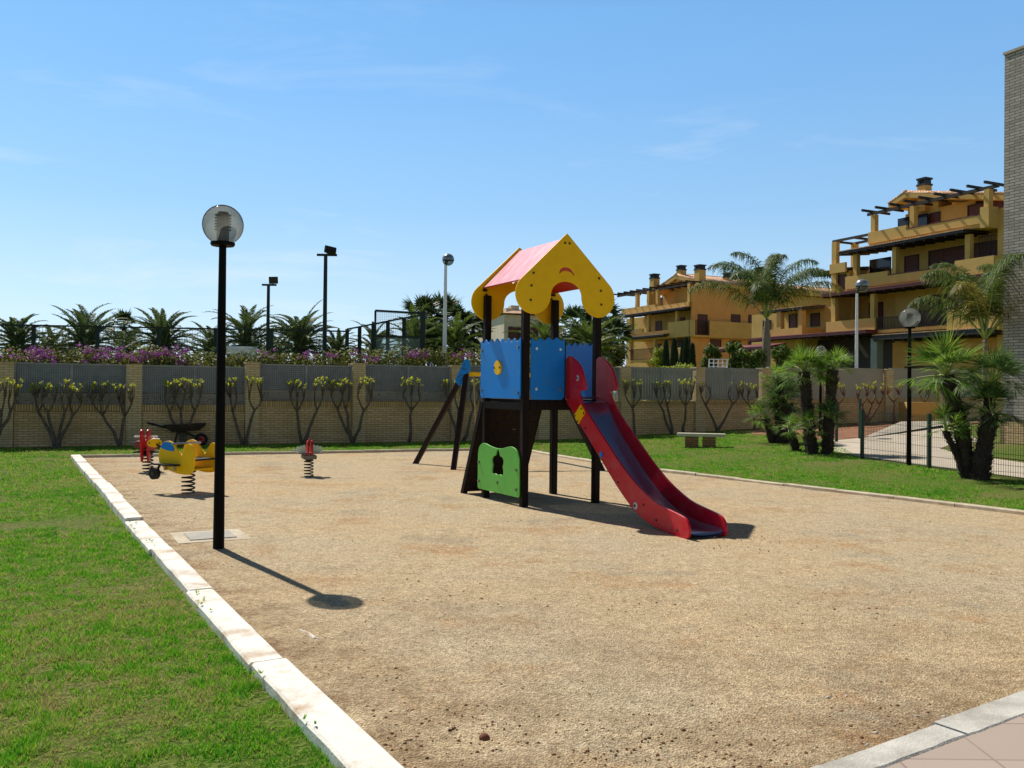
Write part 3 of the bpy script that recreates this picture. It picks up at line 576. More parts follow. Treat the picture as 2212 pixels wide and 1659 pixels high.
b = G(472, 1190); globe_lamp('tall black lamp post with clear smoked globe standing on the sand beside the metal cover', (b.x, b.y, 0), CH+ray(484, 450).z/ray(484, 450).y*b.y, .385)
b = G(1963, 1006); globe_lamp('black lamp post with pale globe behind the palm with two leaning trunks', tuple(b), CH+ray(1966, 675).z/ray(1966, 675).y*b.y, .43)
b = P(1772, 905, 27.5); b.z = terr(b.x, b.y); globe_lamp('thin black lamp post with small globe half hidden between the fan palms', tuple(b), CH+ray(1771, 765).z/ray(1771, 765).y*b.y, .36)
def street_lamp(label, px, pyt, gx, gy, gr, Y):
    b = P(px, 845, Y); b.z = terr(b.x, b.y); g_ = P(gx, gy, Y); r = gr*Y/FP; zt = P(px, pyt, Y).z
    t_ = thing('street_lamp', label, 'street lamp', tuple(b)); h = zt-b.z; gz = g_.z-b.z; gx_ = g_.x-b.x
    MB().tube([(0, 0, 0), (0, 0, h*.3), (0, 0, h)], [.085, .075, .05], 14).build('pole', 'white_paint_pole', t_, True, smooth='auto')
    MB().tube([(0, 0, h-.02), (.02, 0, h+.06), (gx_*.5, 0, gz-r*.1)], [.045, .05, .04], 10).build('arm', 'dark_bolt', t_, True, smooth='auto')
    pr = [(r*math.sin(a), -r*math.cos(a)) for a in [PI*i/16 for i in range(9)]]
    MB().lathe((gx_, 0, gz), pr, 28).build('glass_bowl', 'globe_glass', t_, True, smooth=True)
    pr = [(r*1.02, -.02)]+[(r*1.02*math.sin(a), -r*1.02*math.cos(a)) for a in [PI*i/16 for i in range(8, 17)]]
    MB().lathe((gx_, 0, gz), pr, 28).build('hood', 'lamp_hood', t_, True, smooth=True)
    return t_
mat('lamp_hood', S('8b959c'), .3, .35, var=.1)
street_lamp('slim white street lamp behind the wall left of the play tower', 959.5, 572, 968, 561, 13, 29.5)
street_lamp('slim white street lamp in front of the large ochre apartments', 1849.5, 634, 1862, 617, 14, 36)
def floodlight(label, px, pt, x0, x1, lx, ly, lw, lh, tilt, pb, Y):
    b = P(px, 845, Y); b.z = 0; t_ = thing('floodlight', label, 'floodlight', tuple(b)); s = Y/FP; h = P(px, pt, Y).z
    MB().tube([(0, 0, 0), (0, 0, h)], [.085, .06], 12).build('pole', 'court_green', t_, True, smooth='auto')
    MB().box((x0-px)*s, (x1-px)*s, -.04, .04, h-.06, h+.01).build('crossbar', 'court_green', t_, True)
    mt = Matrix.Translation(((lx-px)*s, -.1, P(lx, ly, Y).z)) @ Matrix.Rotation(tilt[0], 4, 'Z') @ Matrix.Rotation(tilt[1], 4, 'X') @ Matrix.Rotation(tilt[2], 4, 'Y')
    hd = MB().box(-lw*s/2, lw*s/2, -.06, .06, -lh*s/2, lh*s/2, mt).box(-lw*s*.3, lw*s*.3, .05, .12, -lh*s*.3, lh*s*.3, mt).build('lamp_head', 'cap_black', t_, True, bevel=.01)
    MB().box(-lw*s*.4, lw*s*.4, -.066, -.061, -lh*s*.38, lh*s*.38, mt).build('lens', 'dark_glass', hd, True)
    MB().bar(((lx-px)*s-.05, 0, h), ((lx-px)*s, -.1, P(lx, ly, Y).z), .03).build('bracket', 'court_green', t_, True)
floodlight('shorter floodlight pole rising among the date palms', 577, 614, 563, 594, 589, 606, 19, 15, (.2, .1, -.05), 750, 34)
floodlight('taller floodlight pole with tilted lamp standing behind the hedge', 699.8, 549, 681, 724, 711, 541, 25, 17, (.5, -.75, .25), 770, 28.5)
# ------------------------------------------------------------------ padel court cage
ct = thing('court_cage', 'dark green court cage of posts, rails, mesh and glass above the flowering hedge', 'sports court', tuple(P(343, 845, 29.6).xy)+(0,))
def Yc(x): return 29+1.5*x/750
def ptop(x): return 699.6+14.4*x/750
lp = [(-66, ), (73,), (211,), (343,), (466,), (587,), (750,)]
for (x,) in lp:
    a = P(x, ptop(x), Yc(x)); MB().bar((a.x, a.y, 0), (a.x, a.y, a.z), .11, .09).build('post', 'court_green', ct)
for (x0, x1) in zip([q[0] for q in lp][:-1], [q[0] for q in lp][1:]):
    a, b = P(x0, ptop(x0), Yc(x0)), P(x1, ptop(x1), Yc(x1)); MB().bar(a-Vector((0, 0, .03)), b-Vector((0, 0, .03)), .05).build('rail', 'court_green', ct)
    a2, b2 = a.copy(), b.copy(); a2.z -= .78; b2.z -= .78; mm = MB(); mm.bar(a2, b2, .035)
    for k in range(1, 22): q = a+(b-a)*(k/22); mm.bar((q.x, q.y, a2.z), (q.x, q.y, q.z), .007)
    for k in range(1, 8): q, q2 = a.copy(), b.copy(); q.z -= .1*k; q2.z -= .1*k; mm.bar(q, q2, .007)
    mm.build('mesh_panel', 'court_green', ct)
def Ys(x): return 31.5-3.2*(x-750)/165
sp_ = [(750, 711), (777, 706), (806.7, 700), (838, 694), (873, 687), (914, 680)]
for i, (x, y) in enumerate(sp_):
    a = P(x, y if x < 914 else 672, Ys(x)); w_ = .12 if x < 914 else .16; MB().bar((a.x, a.y, 0), tuple(a), w_, .1).build('post', 'court_green', ct)
for (x0, y0), (x1, y1) in zip(sp_[:-1], sp_[1:]):
    a, b = P(x0, y0, Ys(x0)), P(x1, y1, Ys(x1)); MB().bar(a, b, .05).build('rail', 'court_green', ct)
ea, eb, ec, ed = P(811, 671, 28.5), P(914, 677, 28.3), P(808, 726, 28.5), P(914, 729, 28.3)
for q in ((ea, eb), (ec, ed)): MB().bar(*q, .07).build('rail', 'court_green', ct)
MB().bar((ea.x, ea.y, 0), ea, .06).build('post', 'court_green', ct)
mm = MB()
for k in range(1, 26): q = ea+(eb-ea)*(k/26); z = ec.z+(ed.z-ec.z)*k/26; mm.bar((q.x, q.y, z), q, .006)
for k in range(1, 15): f_ = k/15; mm.bar(ea+(ec-ea)*f_, eb+(ed-eb)*f_, .006)
mm.build('mesh_panel', 'court_green', ct)
g_ = MB(); dn = Vector((0, 0, -1.9)); g_.add([ec, ed, ed+dn, ec+dn, ec+Vector((0, .012, 0)), ed+Vector((0, .012, 0)), ed+dn+Vector((0, .012, 0)), ec+dn+Vector((0, .012, 0))], [(0,1,2,3), (7,6,5,4), (0,4,5,1), (1,5,6,2), (2,6,7,3), (3,7,4,0)]); g_.build('glass_pane', 'court_glass', ct)
# white cabinet behind the hedge
a, b = P(489, 748, 27), P(544, 748, 27); t_ = MB().box(a.x, b.x, 27, 27.6, 0, a.z); tag(t_.build('cabinet', 'white_paint_pole', bevel=.02), 'white boxy cabinet half hidden behind the hedge by the near lamp post', 'cabinet')
# grey grid frame on the wall
tr_ = MB(); a, b = P(1532, 776, 31.5), P(1571, 776, 31.5); z0 = P(1532, 800, 31.5).z-.3
for k in range(5): x = a.x+(b.x-a.x)*k/4; tr_.bar((x, 31.5, z0), (x, 31.5, a.z), .035)
for k in range(4): z = z0+.3+(a.z-z0-.3)*k/3; tr_.bar((a.x, 31.53, z), (b.x, 31.53, z), .03)
tag(tr_.build('trellis', 'white_paint_pole'), 'pale grey metal grid frame rising behind the slat panels', 'trellis')
# ------------------------------------------------------------------ green mesh fence, right
fn = thing('mesh_fence', 'low dark green welded mesh fence between the lawn and the concrete path', 'fence', tuple(fa))
f2 = G(2007, 1012); f3 = G(2225, 1041); f9 = G(1807, 955); f8 = f3+(f3-f2)*2.2
FH = 1.13
def fpost(p, h=FH, w_=.065): MB().bar((p.x, p.y, terr(p.x, p.y)-.1), (p.x, p.y, terr(p.x, p.y)+h), w_).build('post', 'fence_green', fn)
fpost(fa); fpost(f2); fpost(f9); f8.z = terr(f8.x, f8.y); fpost(f3+(f3-f2)*.15); fpost(f8)
p_ = G(1857, 948); fpost(p_, 1.2)
for a, b in ((fa, f2), (f2, f3+(f3-f2)*.15), (f3+(f3-f2)*.15, f8)):
    a, b = a.copy(), b.copy(); L = (b-a).length; mm = MB(); k = int(L/.055)
    for s in range(k): q = a+(b-a)*((s+.5)/k); z = terr(q.x, q.y)+.03; mm.bar((q.x, q.y, z), (q.x, q.y, z+FH-.06), .0055)
    for h in (.05, .25, .45, .65, .85, 1.05): mm.bar((a.x, a.y, terr(a.x, a.y)+h), (b.x, b.y, terr(b.x, b.y)+h), .007)
    mm.build('mesh_panel', 'fence_green', fn)
# concrete ramp wedge and low block in the planted slope
a, b = G(1883, 945), on_line(1958, Vector((13.6, 30.2)), WD); a = Vector((a.x, a.y)); zt = P(1958, 911, b.y).z
c = b+WD*3.2; za, zb_, zc_ = terr(*a), terr(*b), terr(*c)
d_ = Vector((-.4254, .905))*.22; rw = MB(); vs = [(a.x, a.y, za-.1), (b.x, b.y, zb_-.1), (c.x, c.y, zc_-.1), (c.x, c.y, zt+.02), (b.x, b.y, zt), (a.x, a.y, za+.03)]
rw.add(vs+[(x+d_.x, y+d_.y, z) for x, y, z in vs], [tuple(range(6)), tuple(range(6, 12))[::-1]]+[(i, (i+1) % 6, (i+1) % 6+6, i+6) for i in range(6)])
tag(rw.build('ramp_wall', 'concrete'), 'sloping grey concrete wedge wall beside the path at the planted slope', 'wall')
b0 = P(1995, 870, 33.2); x0, x1 = P(1966, 870, 33.2).x, P(2028, 870, 33.2).x
MB_ = MB().box(x0, x1, 33.2, 34.2, terr(b0.x, 33.2)-.1, P(1995, 869, 33.2).z); tag(MB_.build('planter_block', 'ochre'), 'low ochre block wall behind the lamp post with pale globe', 'wall')
# ------------------------------------------------------------------ bench, cover, twig
bc = G(1514, 966); ba = math.radians(-14); bn = thing('stone_bench', 'backless pale stone bench on two brick blocks on the lawn', 'bench', tuple(bc), ba)
MB().box(-.66, .66, -.2, .2, .3, .385).build('seat', 'bench_stone', bn, True, bevel=.012)
for x in (-.25, .22): MB().box(x-.18, x+.18, -.14, .14, -.05, .3).build('leg', 'leg_brick', bn, True)
mc = [G(383, 1160), G(415, 1178), G(532, 1168), G(482, 1147)]; cen = sum((Vector((p.x, p.y, 0)) for p in mc), Vector())/4
cv = thing('access_cover', 'square grey metal access cover in a stone frame at the foot of the lamp post', 'access cover', (cen.x, cen.y, 0), .5)
hs = .36; MB().box(-hs, hs, -hs, hs, -.05, .016).build('frame', 'kerb_cream', cv, True, bevel=.006)
MB().box(-.23, .23, -.23, .23, .01, .024).build('plate', 'cover_steel', cv, True, bevel=.004)
q = [G(648, 1365, 0), G(668, 1374, 0), G(680, 1383, 0)]
tag(MB().tube([v+Vector((0, 0, .012)) for v in q]+[G(700, 1384, 0)+Vector((0, 0, .006))], [.006, .011, .009, .002], 6).build('twig', 'kerb_white'), 'bleached white twig lying on the sand in front of the lamp shadow', 'twig')
q = G(1046, 1598, 0); st_ = MB().lathe((q.x, q.y, 0), [(0, -.01), (.022, 0), (.026, .012), (.015, .026), (0, .03)], 7).build('stone', 'clod', None, True, smooth=True); tag(st_, 'small brown stone on the sand near the bottom edge', 'stone')
# ------------------------------------------------------------------ play tower
TW = 1.14
tw = thing('play_tower', 'wooden play tower with yellow gabled roof, blue scalloped panels and a red slide', 'play tower', (.172, 11.62, 0), math.radians(28.2))
for x in (0, TW):
    for y in (0, TW):
        p = MB().box(x-.047, x+.047, y-.047, y+.047, -.15, 2.9).build('post', 'dark_wood', tw, True, bevel=.008)
        MB().box(x-.05, x+.05, y-.05, y+.05, 2.885, 2.93).build('cap', 'dark_wood', p, True, bevel=.012)
MB().box(.6-.018, .6+.018, -.03, .03, 1.3, 2.25).build('post', 'dark_wood', tw, True, bevel=.005)
pf = MB()
for k in range(10): pf.box(.05+(TW-.1)*k/10+.004, .05+(TW-.1)*(k+1)/10-.004, -.04, TW+.04, 1.405, 1.44)
pf.build('platform', 'dark_wood', tw, True)
bm_ = MB()
for y in (-.025, TW+.025): bm_.box(.05, TW-.05, y-.02, y+.02, 1.3, 1.4)
for x in (-.025, TW+.025): bm_.box(x-.02, x+.02, .05, TW-.05, 1.3, 1.4)
bm_.build('platform_frame', 'dark_wood', tw, True)
def scallop(u0, u1, z0, z1, waves, amp, r=.06):
    ol = [p for p in round_rect(u0, u1, z0, z1, r) if p[1] < (z0+z1)/2]
    ol = sorted([p for p in ol if p[0] < (u0+u1)/2], key=lambda p: -p[1])+sorted([p for p in ol if p[0] >= (u0+u1)/2], key=lambda p: p[1])
    n = waves*12
    return ol+[(u1+(u0-u1)*i/n, z1-amp+amp*math.cos(2*PI*waves*i/n+.4)+.012*math.sin(5*i/n)) for i in range(n+1)]
def bolts(pts, frame, r, h, m, parent, name='bolts'):
    b = MB()
    for u, v in pts: a, c = Vector(frame(u, v, 0)), Vector(frame(u, v, 1)); b.disc(a, c-a, r, h, 10)
    b.build(name, m, parent, True, smooth='auto')
fl = lambda u, v, w: (-.062-w, u, v)
pb = board('side_panel', [scallop(.0, 1.2, 1.45, 2.275, 7, .026)], .02, 'blue', tw, fl)
disc = [(.63+.1*math.cos(a), 1.875+.1*math.sin(a)) for a in [2*PI*i/30 for i in range(30)]]
fd = lambda u, v, w: (-.082-w, u, v)
board('knob_disc', [disc], .03, 'yellow', pb, fd)
bolts([(.55, 1.875), (.71, 1.875)], lambda u, v, w: (-.094-w, u, v), .015, .012, 'dark_bolt', pb)
bolts([(.06, 1.53), (.06, 2.14), (1.15, 1.56), (1.15, 2.13)], lambda u, v, w: (-.07-w, u, v), .02, .02, 'bolt', pb)
ff = lambda u, v, w: (u, -.062-w, v)
pb = board('side_panel', [scallop(.05, .575, 1.44, 2.27, 4, .02)], .02, 'blue', tw, ff)
bolts([(.13, 1.58), (.5, 1.58), (.13, 2.12), (.5, 2.12)], lambda u, v, w: (u, -.07-w, v), .02, .012, 'steel', pb)
pb = board('side_panel', [scallop(.0, TW, 1.45, 2.26, 7, .026)], .02, 'blue', tw, lambda u, v, w: (TW+.062+w, u, v))
bolts([(.06, 1.53), (.06, 2.14), (1.08, 1.56), (1.08, 2.13)], lambda u, v, w: (TW+.05-w, u, v), .02, .02, 'bolt', pb)
# green lower panel with a flower shaped hole
go = smooth_line([(1.25, .6), (1.22, .72), (1.13, .79), (1.0, .8), (.86, .775), (.68, .755), (.5, .76), (.34, .79), (.2, .8), (.07, .755), (.0, .65)], 5, False)+[(.0, .65), (-.01, .16), (.02, .135), (1.22, .135), (1.25, .16)]
hole = [(.62, .74), (.59, .71), (.57, .655), (.52, .635), (.49, .6), (.49, .56), (.505, .51), (.49, .45), (.5, .40), (.53, .385), (.56, .40), (.62, .385), (.68, .40), (.71, .385), (.74, .40), (.75, .45), (.735, .51), (.75, .56), (.75, .6), (.72, .635), (.67, .655), (.65, .71)]
gp_ = board('lower_panel', [go, smooth_line([(.62+(a-.62)*1.3, b) for a, b in hole], 3)], .02, 'green_board', tw, lambda u, v, w: (-.066-w, u, v))
bolts([(.07, .5), (.07, .24), (1.2, .52), (1.2, .25), (.62, .28)], lambda u, v, w: (-.074-w, u, v), .02, .022, 'bolt', gp_)
# climbing ramp at the back
rt, rb = Vector((0, TW+.05, 1.4)), Vector((0, TW+.58, 0)); rd = (rb-rt).normalized()
rl = MB()
for xt, xb in ((-.02, -.08), (.93, .86)): rl.bar((xt, rt.y, rt.z), (xb, rb.y+rd.y*.1, rb.z+rd.z*.1), .075, .075)
rmp = rl.build('climbing_ramp', 'dark_wood', tw, True)
pk = MB()
for k in range(11):
    f0_, f1_ = .04+.084*k, .04+.084*k+.079; a, b = rt+(rb-rt)*f0_, rt+(rb-rt)*f1_; n = Vector((0, -rd.z, rd.y))*.03; o = .06*(f0_)
    vs = [Vector((x-o, p.y, p.z))+m_ for p in (a, b) for x in (-.03, .92) for m_ in (n*-1.4, n*.2)]
    pk.add(vs, [(0, 1, 3, 2), (4, 6, 7, 5), (0, 4, 5, 1), (2, 3, 7, 6), (0, 2, 6, 4), (1, 5, 7, 3)])
pk.build('planks', 'dark_wood_red', rmp, True)
hb = MB()
for x, f_ in ((.8, .86), (.2, .5), (.55, .3), (.75, .62)): c = rt+(rb-rt)*f_; hb.disc((x, c.y+.01, c.z), (0, -.9, -.3), .03, .05, 10)
hb.build('holds', 'bolt', rmp, True)
# gables and roof sheets
def gable():
    cl, r_ = .055, .268; ol = []
    for i in range(31): a = math.radians(136+(360-136)*i/30); ol.append((cl+r_*math.cos(a), 2.845+r_*math.sin(a)))
    for i in range(1, 24): a = PI-PI*i/24; ol.append((.57+.247*math.cos(a), 2.845+.195*math.sin(a)))
    cr_ = 1.14-cl
    for i in range(31): a = math.radians(180+(224)*i/30); ol.append((cr_+r_*math.cos(a), 2.845+r_*math.sin(a)))
    ol += [(.585, 3.682), (.57, 3.69), (.555, 3.682)]
    return ol
sm = smooth_line([(.45, 3.155), (.47, 3.2), (.52, 3.23), (.57, 3.235), (.62, 3.225), (.665, 3.19), (.69, 3.145), (.675, 3.135), (.64, 3.165), (.57, 3.185), (.5, 3.175), (.465, 3.145)], 3)
gb = board('gable', [gable(), sm], .024, 'yellow', tw, lambda u, v, w: (u, -.1-w, v))
bolts([(.535, 3.56), (.605, 3.56), (.05, 3.12), (.02, 2.95), (.01, 2.76), (1.09, 3.12), (1.12, 2.95), (1.13, 2.76)], lambda u, v, w: (u, -.11-w, v), .016, .012, 'dark_bolt', gb)
gb = board('gable', [gable(), sm], .024, 'yellow', tw, lambda u, v, w: (u, TW+.1+w, v))
bolts([(.05, 3.12), (.02, 2.95), (1.09, 3.12), (1.12, 2.95)], lambda u, v, w: (u, TW+.088-w, v), .02, .012, 'dark_bolt', gb)
for s in (-1, 1):
    a, b = Vector((.57+s*.012, 0, 3.625)), Vector((.57+s*.6, 0, 3.045)); n = Vector((s*.58, 0, .6)).normalized()*.011
    rf = MB(); y0, y1 = -.086, TW+.086; vs = []
    for y in (y0, y1):
        for p in (a, b):
            for q in (-1, 1): vs.append((p.x+q*n.x, y, p.z+q*n.z))
    rf.add(vs, [(0, 1, 3, 2), (4, 6, 7, 5), (0, 4, 5, 1), (2, 3, 7, 6), (0, 2, 6, 4), (1, 5, 7, 3)])
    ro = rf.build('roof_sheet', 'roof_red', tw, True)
    ro.data.materials.append(M['roof_glare'])
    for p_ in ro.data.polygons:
        if p_.normal.z > .3: p_.material_index = 1  # upward faces get the painted glare colour
    for y in (y0+.02, y1-.02): MB().box(b.x-s*.02-.03, b.x-s*.02+.03, y-.015, y+.015, b.z-.05, b.z-.012).build('clip', 'black', ro, True)
mat('eye_grey', S('c2c2bc'), .5, var=.1)
# slide
sa = math.radians(-95.03); SD, SW = Vector((math.cos(sa), math.sin(sa), 0)), Vector((-math.sin(sa), math.cos(sa), 0)); SO = Vector((.665, -.03, 0))
def fs(s, z, w): return SO+SD*s+SW*w+Vector((0, 0, z))
bed = [(-.08, 1.42), (.24, 1.415), (.38, 1.32), (.55, 1.11), (.8, .89), (1.12, .65), (1.38, .47), (1.68, .29), (1.97, .165), (2.25, .1), (2.5, .075), (2.72, .068), (2.84, .06), (2.88, .035)]
bed = smooth_line(bed, 5, False)+[bed[-1]]
vs = []; nb = []
prof = [(.0, .028), (.05, .008), (.12, 0), (.215, -.004), (.31, 0), (.38, .008), (.43, .028)]
for i, (s, z) in enumerate(bed):
    for w_, h in prof: vs.append(fs(s, z+h*(1 if .3 < s else .2), w_))
m_ = len(prof); fcs = [(i*m_+j, i*m_+j+1, (i+1)*m_+j+1, (i+1)*m_+j) for i in range(len(bed)-1) for j in range(m_-1)]
k0 = len(vs); vs2 = [v-Vector((0, 0, .02)) for v in vs]
slide = MB().add(vs, fcs).add(vs2, [f[::-1] for f in fcs]).build('slide', 'slide_steel', tw, True, smooth=True)
so_ = [(-.06, 1.72), (-.06, 1.9), (-.04, 1.99), (.03, 2.03), (.1, 2.035), (.2, 2.0), (.3, 1.95), (.38, 1.89), (.44, 1.83), (.5, 1.73), (.535, 1.66)]
so_ = smooth_line(so_, 4, False)+[(.545, 1.63), (.55, 1.6), (.53, 1.58), (.36, 1.558), (.352, 1.545)]
dn_ = smooth_line([(.36, 1.535), (.39, 1.5), (.45, 1.43), (.58, 1.305), (.85, 1.105), (1.17, .885), (1.42, .715), (1.71, .54), (1.99, .41), (2.25, .32), (2.5, .275), (2.74, .24), (2.84, .21), (2.895, .15), (2.91, .08), (2.895, .03), (2.86, .005), (2.76, -.005), (2.6, .0), (2.25, .035), (1.99, .09), (1.71, .21), (1.42, .385), (1.18, .555), (.92, .745), (.65, .94), (.39, 1.125), (.19, 1.28), (.0, 1.4)], 3, False)
OUT = so_+dn_+[(-.04, 1.42), (-.06, 1.44)]
for w0, o in ((-.018, -1), (.448, 1)):
    sb = board('side_board', [OUT], .03, 'red', slide, lambda u, v, w, w0=w0: fs(u, v, w0+w))
    fo = lambda u, v, w, w0=w0, o=o: fs(u, v, w0+o*(.0152+w))
    for (u, v) in ((.33, 1.735), (1.83, .225)):
        MB().tube([fo(u, v, 0), fo(u, v, .006)], .038 if u < 1 else .043, 20).build('eye_ring', 'eye_grey', sb, True, smooth='auto')
        MB().tube([fo(u-.012, v, .004), fo(u-.012, v, .009)], .019, 16).build('pupil', 'black', sb, True, smooth='auto')
    MB().tube([fo(1.0, .765, 0), fo(1.0, .765, .012)], .037, 20).build('blue_disc', 'blue', sb, True, smooth='auto')
    pq = [(.445, 1.385), (.565, 1.285), (.375, 1.125), (.25, 1.235)]
    yb = MB(); yb.add([fo(*q, -.002) for q in pq]+[fo(*q, .012) for q in pq], [(0, 1, 2, 3), (7, 6, 5, 4), (0, 4, 5, 1), (1, 5, 6, 2), (2, 6, 7, 3), (3, 7, 4, 0)]).build('neck_patch', 'yellow', sb, True)
    bolts([(.47, 1.33), (.54, 1.275), (.29, 1.23), (.37, 1.16)], lambda u, v, w: fo(u, v, .012+w*.5), .014, .008, 'dark_bolt', sb)
    bolts([(1.42, .46), (.57, 1.08), (2.27, .12), (.06, 1.47), (2.69, .07), (2.0, .26)], fo, .013, .01, 'dark_bolt', sb, 'screws')
MB().tube([fs(.0, 1.47, .0), fs(.0, 1.47, .43)], .012, 8).build('top_bar', 'steel', slide, True)
# ------------------------------------------------------------------ swing set behind the tower
sw = thing('swing_set', 'dark wooden swing frame with yellow beam and blue end plate behind the tower', 'swing', (0, 18, 0))
aL, aR = Vector((-.92, 17.9, 1.98)), Vector((.84, 18.35, 1.98))
for ft, ap in (((-1.13, 16.9, -.1), aL), ((-2.06, 18.3, -.1), aL), ((1.84, 17.15, -.1), aR), ((.93, 19.5, -.1), aR)):
    MB().bar(ft, ap+Vector((0, 0, .06)), .095, .095).build('leg', 'dark_wood_red', sw, bevel=.006)
MB().bar(aL+Vector((-.05, 0, -.09)), aR+Vector((.05, 0, -.09)), .085, .085).build('beam', 'yellow', sw, bevel=.01)
q = [P(884.7+x*.2, 774.1+y*.2, 17.78) for x, y in ((590, 15), (640, 15), (655, 90), (606, 268), (530, 296), (488, 245))]
pm_ = MB().add(q+[v+Vector((.01, .045, 0)) for v in q], [tuple(range(6)), tuple(range(6, 12))[::-1]]+[(i, (i+1) % 6, (i+1) % 6+6, i+6) for i in range(6)])
pl_ = pm_.build('end_plate', 'blue', sw)
bb = MB()
for x, y in ((590, 70), (600, 120), (575, 115), (560, 180), (600, 190), (530, 200), (570, 215), (545, 240)): v = P(884.7+x*.2, 774.1+y*.2, 17.78); bb.disc(v, (0, -1, 0), .014, .015, 8)
bb.build('bolts', 'dark_bolt', pl_)
q = [Vector((aR.x+.09-(v.x-aL.x), aR.y-.12, v.z)) for v in q]
MB().add(q+[v+Vector((.01, .045, 0)) for v in q], [tuple(range(6)), tuple(range(6, 12))[::-1]]+[(i, (i+1) % 6, (i+1) % 6+6, i+6) for i in range(6)]).build('end_plate', 'blue', sw)
h1, h2 = aL+(aR-aL)*.07+Vector((0, 0, -.13)), aL+(aR-aL)*.36+Vector((0, 0, -.13))
for h in (h1, h2): MB().tube([h, h+Vector((.05, -.03, -.7)), h+Vector((.07, -.04, -1.36))], .012, 6).build('rope', 'rope', sw)
s1, s2 = h1+Vector((.07, -.04, -1.37)), h2+Vector((.07, -.04, -1.37))
MB().bar(s1, s2, .2, .03).build('seat', 'rubber', sw, bevel=.008)
# ------------------------------------------------------------------ spring riders
def spring(t_, r=.088, z0=.015, z1=.33, turns=5.2, wire=.0125):
    n = 90; MB().tube([(r*math.cos(2*PI*turns*i/n), r*math.sin(2*PI*turns*i/n), z0+(z1-z0)*i/n) for i in range(n+1)], wire, 7).build('spring', 'black', t_, True, smooth=True)
    MB().lathe((0, 0, 0), [(0, .014), (.092, .014), (.098, .008), (.098, -.05)], 20).build('base_plate', 'black', t_, True, smooth='auto')
    MB().box(-.1, .1, -.07, .07, z1-.01, z1+.035).build('mount', 'black', t_, True, bevel=.01)
# plane: local x runs along the body (nose at -x), y away from the viewer
pr_ = thing('spring_rider', 'yellow plane shaped spring rider with blue patch, left of the near lamp post', 'spring rider', (-4.72, 12.78, 0), math.atan2(-.47, .88))
spring(pr_)
po = [(-.355, .463), (-.366, .57), (-.33, .68), (-.265, .75), (-.182, .775), (-.11, .765), (-.05, .73), (.03, .65), (.1, .585)]
PO = smooth_line(po, 4, False)+[(.108, .578), (.117, .583)]+smooth_line([(.13, .6), (.18, .68), (.23, .735), (.273, .745), (.32, .715), (.352, .65), (.366, .56), (.358, .43), (.315, .335), (.25, .308), (.15, .303), (.02, .312), (-.127, .343), (-.255, .383), (-.33, .425)], 4, False)
BP = smooth_line([(-.31, .67), (-.3, .715), (-.25, .75), (-.19, .762), (-.12, .75), (-.075, .72), (-.035, .665), (-.05, .63), (-.12, .632), (-.2, .64)], 3)
for y in (-.215, .215):
    sb = board('side_board', [PO], .026, 'yellow', pr_, lambda u, v, w, y=y: (u, y+w, v)); s = -1 if y < 0 else 1
    board('window_patch', [BP], .008, 'blue', sb, lambda u, v, w, y=y, s=s: (u, y+s*(.016)+w, v), .002)
    fp = MB(); a, b = sorted((y+s*.0135, y+s*.14)); fp.box(-.35, .1, a, b, .425, .447); fp.build('foot_plate', 'rubber', sb, True, bevel=.006)
    hv = MB()
    for u in (-.12, .06): hv.box(u-.012, u+.012, min(a+.02, b-.05), max(a+.02, b-.05), .36, .427)
    hv.build('brackets', 'steel', sb, True)
MB().box(-.05, .33, -.2, .2, .5, .525).build('seat', 'rubber', pr_, True, bevel=.008)
MB().box(-.3, .3, -.2, .2, .36, .385).build('floor_board', 'yellow', pr_, True, bevel=.006)
MB().tube([(-.05, -.26, .735), (-.05, .26, .735)], .016, 10).build('handle_bar', 'steel', pr_, True)
wl_ = MB().tube([(-.36, -.33, .3), (-.36, -.265, .3)], .088, 22).build('wheel', 'rubber', pr_, True, smooth='auto', bevel=.0)
MB().tube([(-.36, -.34, .3), (-.36, -.262, .3)], .03, 12).build('hub', 'dark_bolt', wl_, True); MB().bar((-.36, -.28, .3), (-.3, -.25, .43), .03).build('wheel_strut', 'black', pr_, True)
ov = [(.105*math.cos(a), .064*math.sin(a)) for a in [2*PI*i/28 for i in range(28)]]
pp = board('propeller', [ov], .022, 'yellow', pr_, lambda u, v, w: (-.69+.66*u+.75*w, -.03+.75*u-.66*w, .715+v))
bolts([(-.07, 0), (.07, 0)], lambda u, v, w: (-.69+.66*u+.75*(.012+w), -.03+.75*u-.66*(.012+w), .715+v), .01, .01, 'dark_bolt', pp)
MB().bar((-.68, -.01, .7), (-.3, -.02, .52), .025).build('nose_bar', 'black', pr_, True)
# red rider seen end-on
rr_ = thing('spring_rider', 'red spring rider seen end-on behind the yellow plane rider', 'spring rider', (-6.64, 15.96, 0), math.atan2(-.93, .36)-.2); spring(rr_)
ro_ = smooth_line([(-.3, .4), (-.33, .52), (-.28, .62), (-.16, .6), (-.02, .57), (.07, .65), (.14, .76), (.24, .79), (.32, .74), (.33, .62), (.3, .45), (.27, .3), (.22, .2), (.15, .24), (.08, .34), (-.1, .36)], 4)
for y in (-.055, .055): board('side_board', [ro_], .03, 'red', rr_, lambda u, v, w, y=y: (u, y+w, v))
MB().box(-.28, .1, -.036, .036, .42, .45).build('seat', 'rubber', rr_, True)
MB().tube([(.16, -.2, .655), (.16, .2, .655)], .016, 10).build('handle_bar', 'white', rr_, True); MB().box(.05, .16, .08, .22, .6, .618).build('hand_plate', 'white', rr_, True, bevel=.006)
MB().box(-.05, .15, -.22, .22, .36, .385).build('foot_plate', 'rubber', rr_, True, bevel=.006); MB().box(-.1, .2, -.2, -.07, .45, .57).build('side_pad', 'awning_red', rr_, True, bevel=.02)
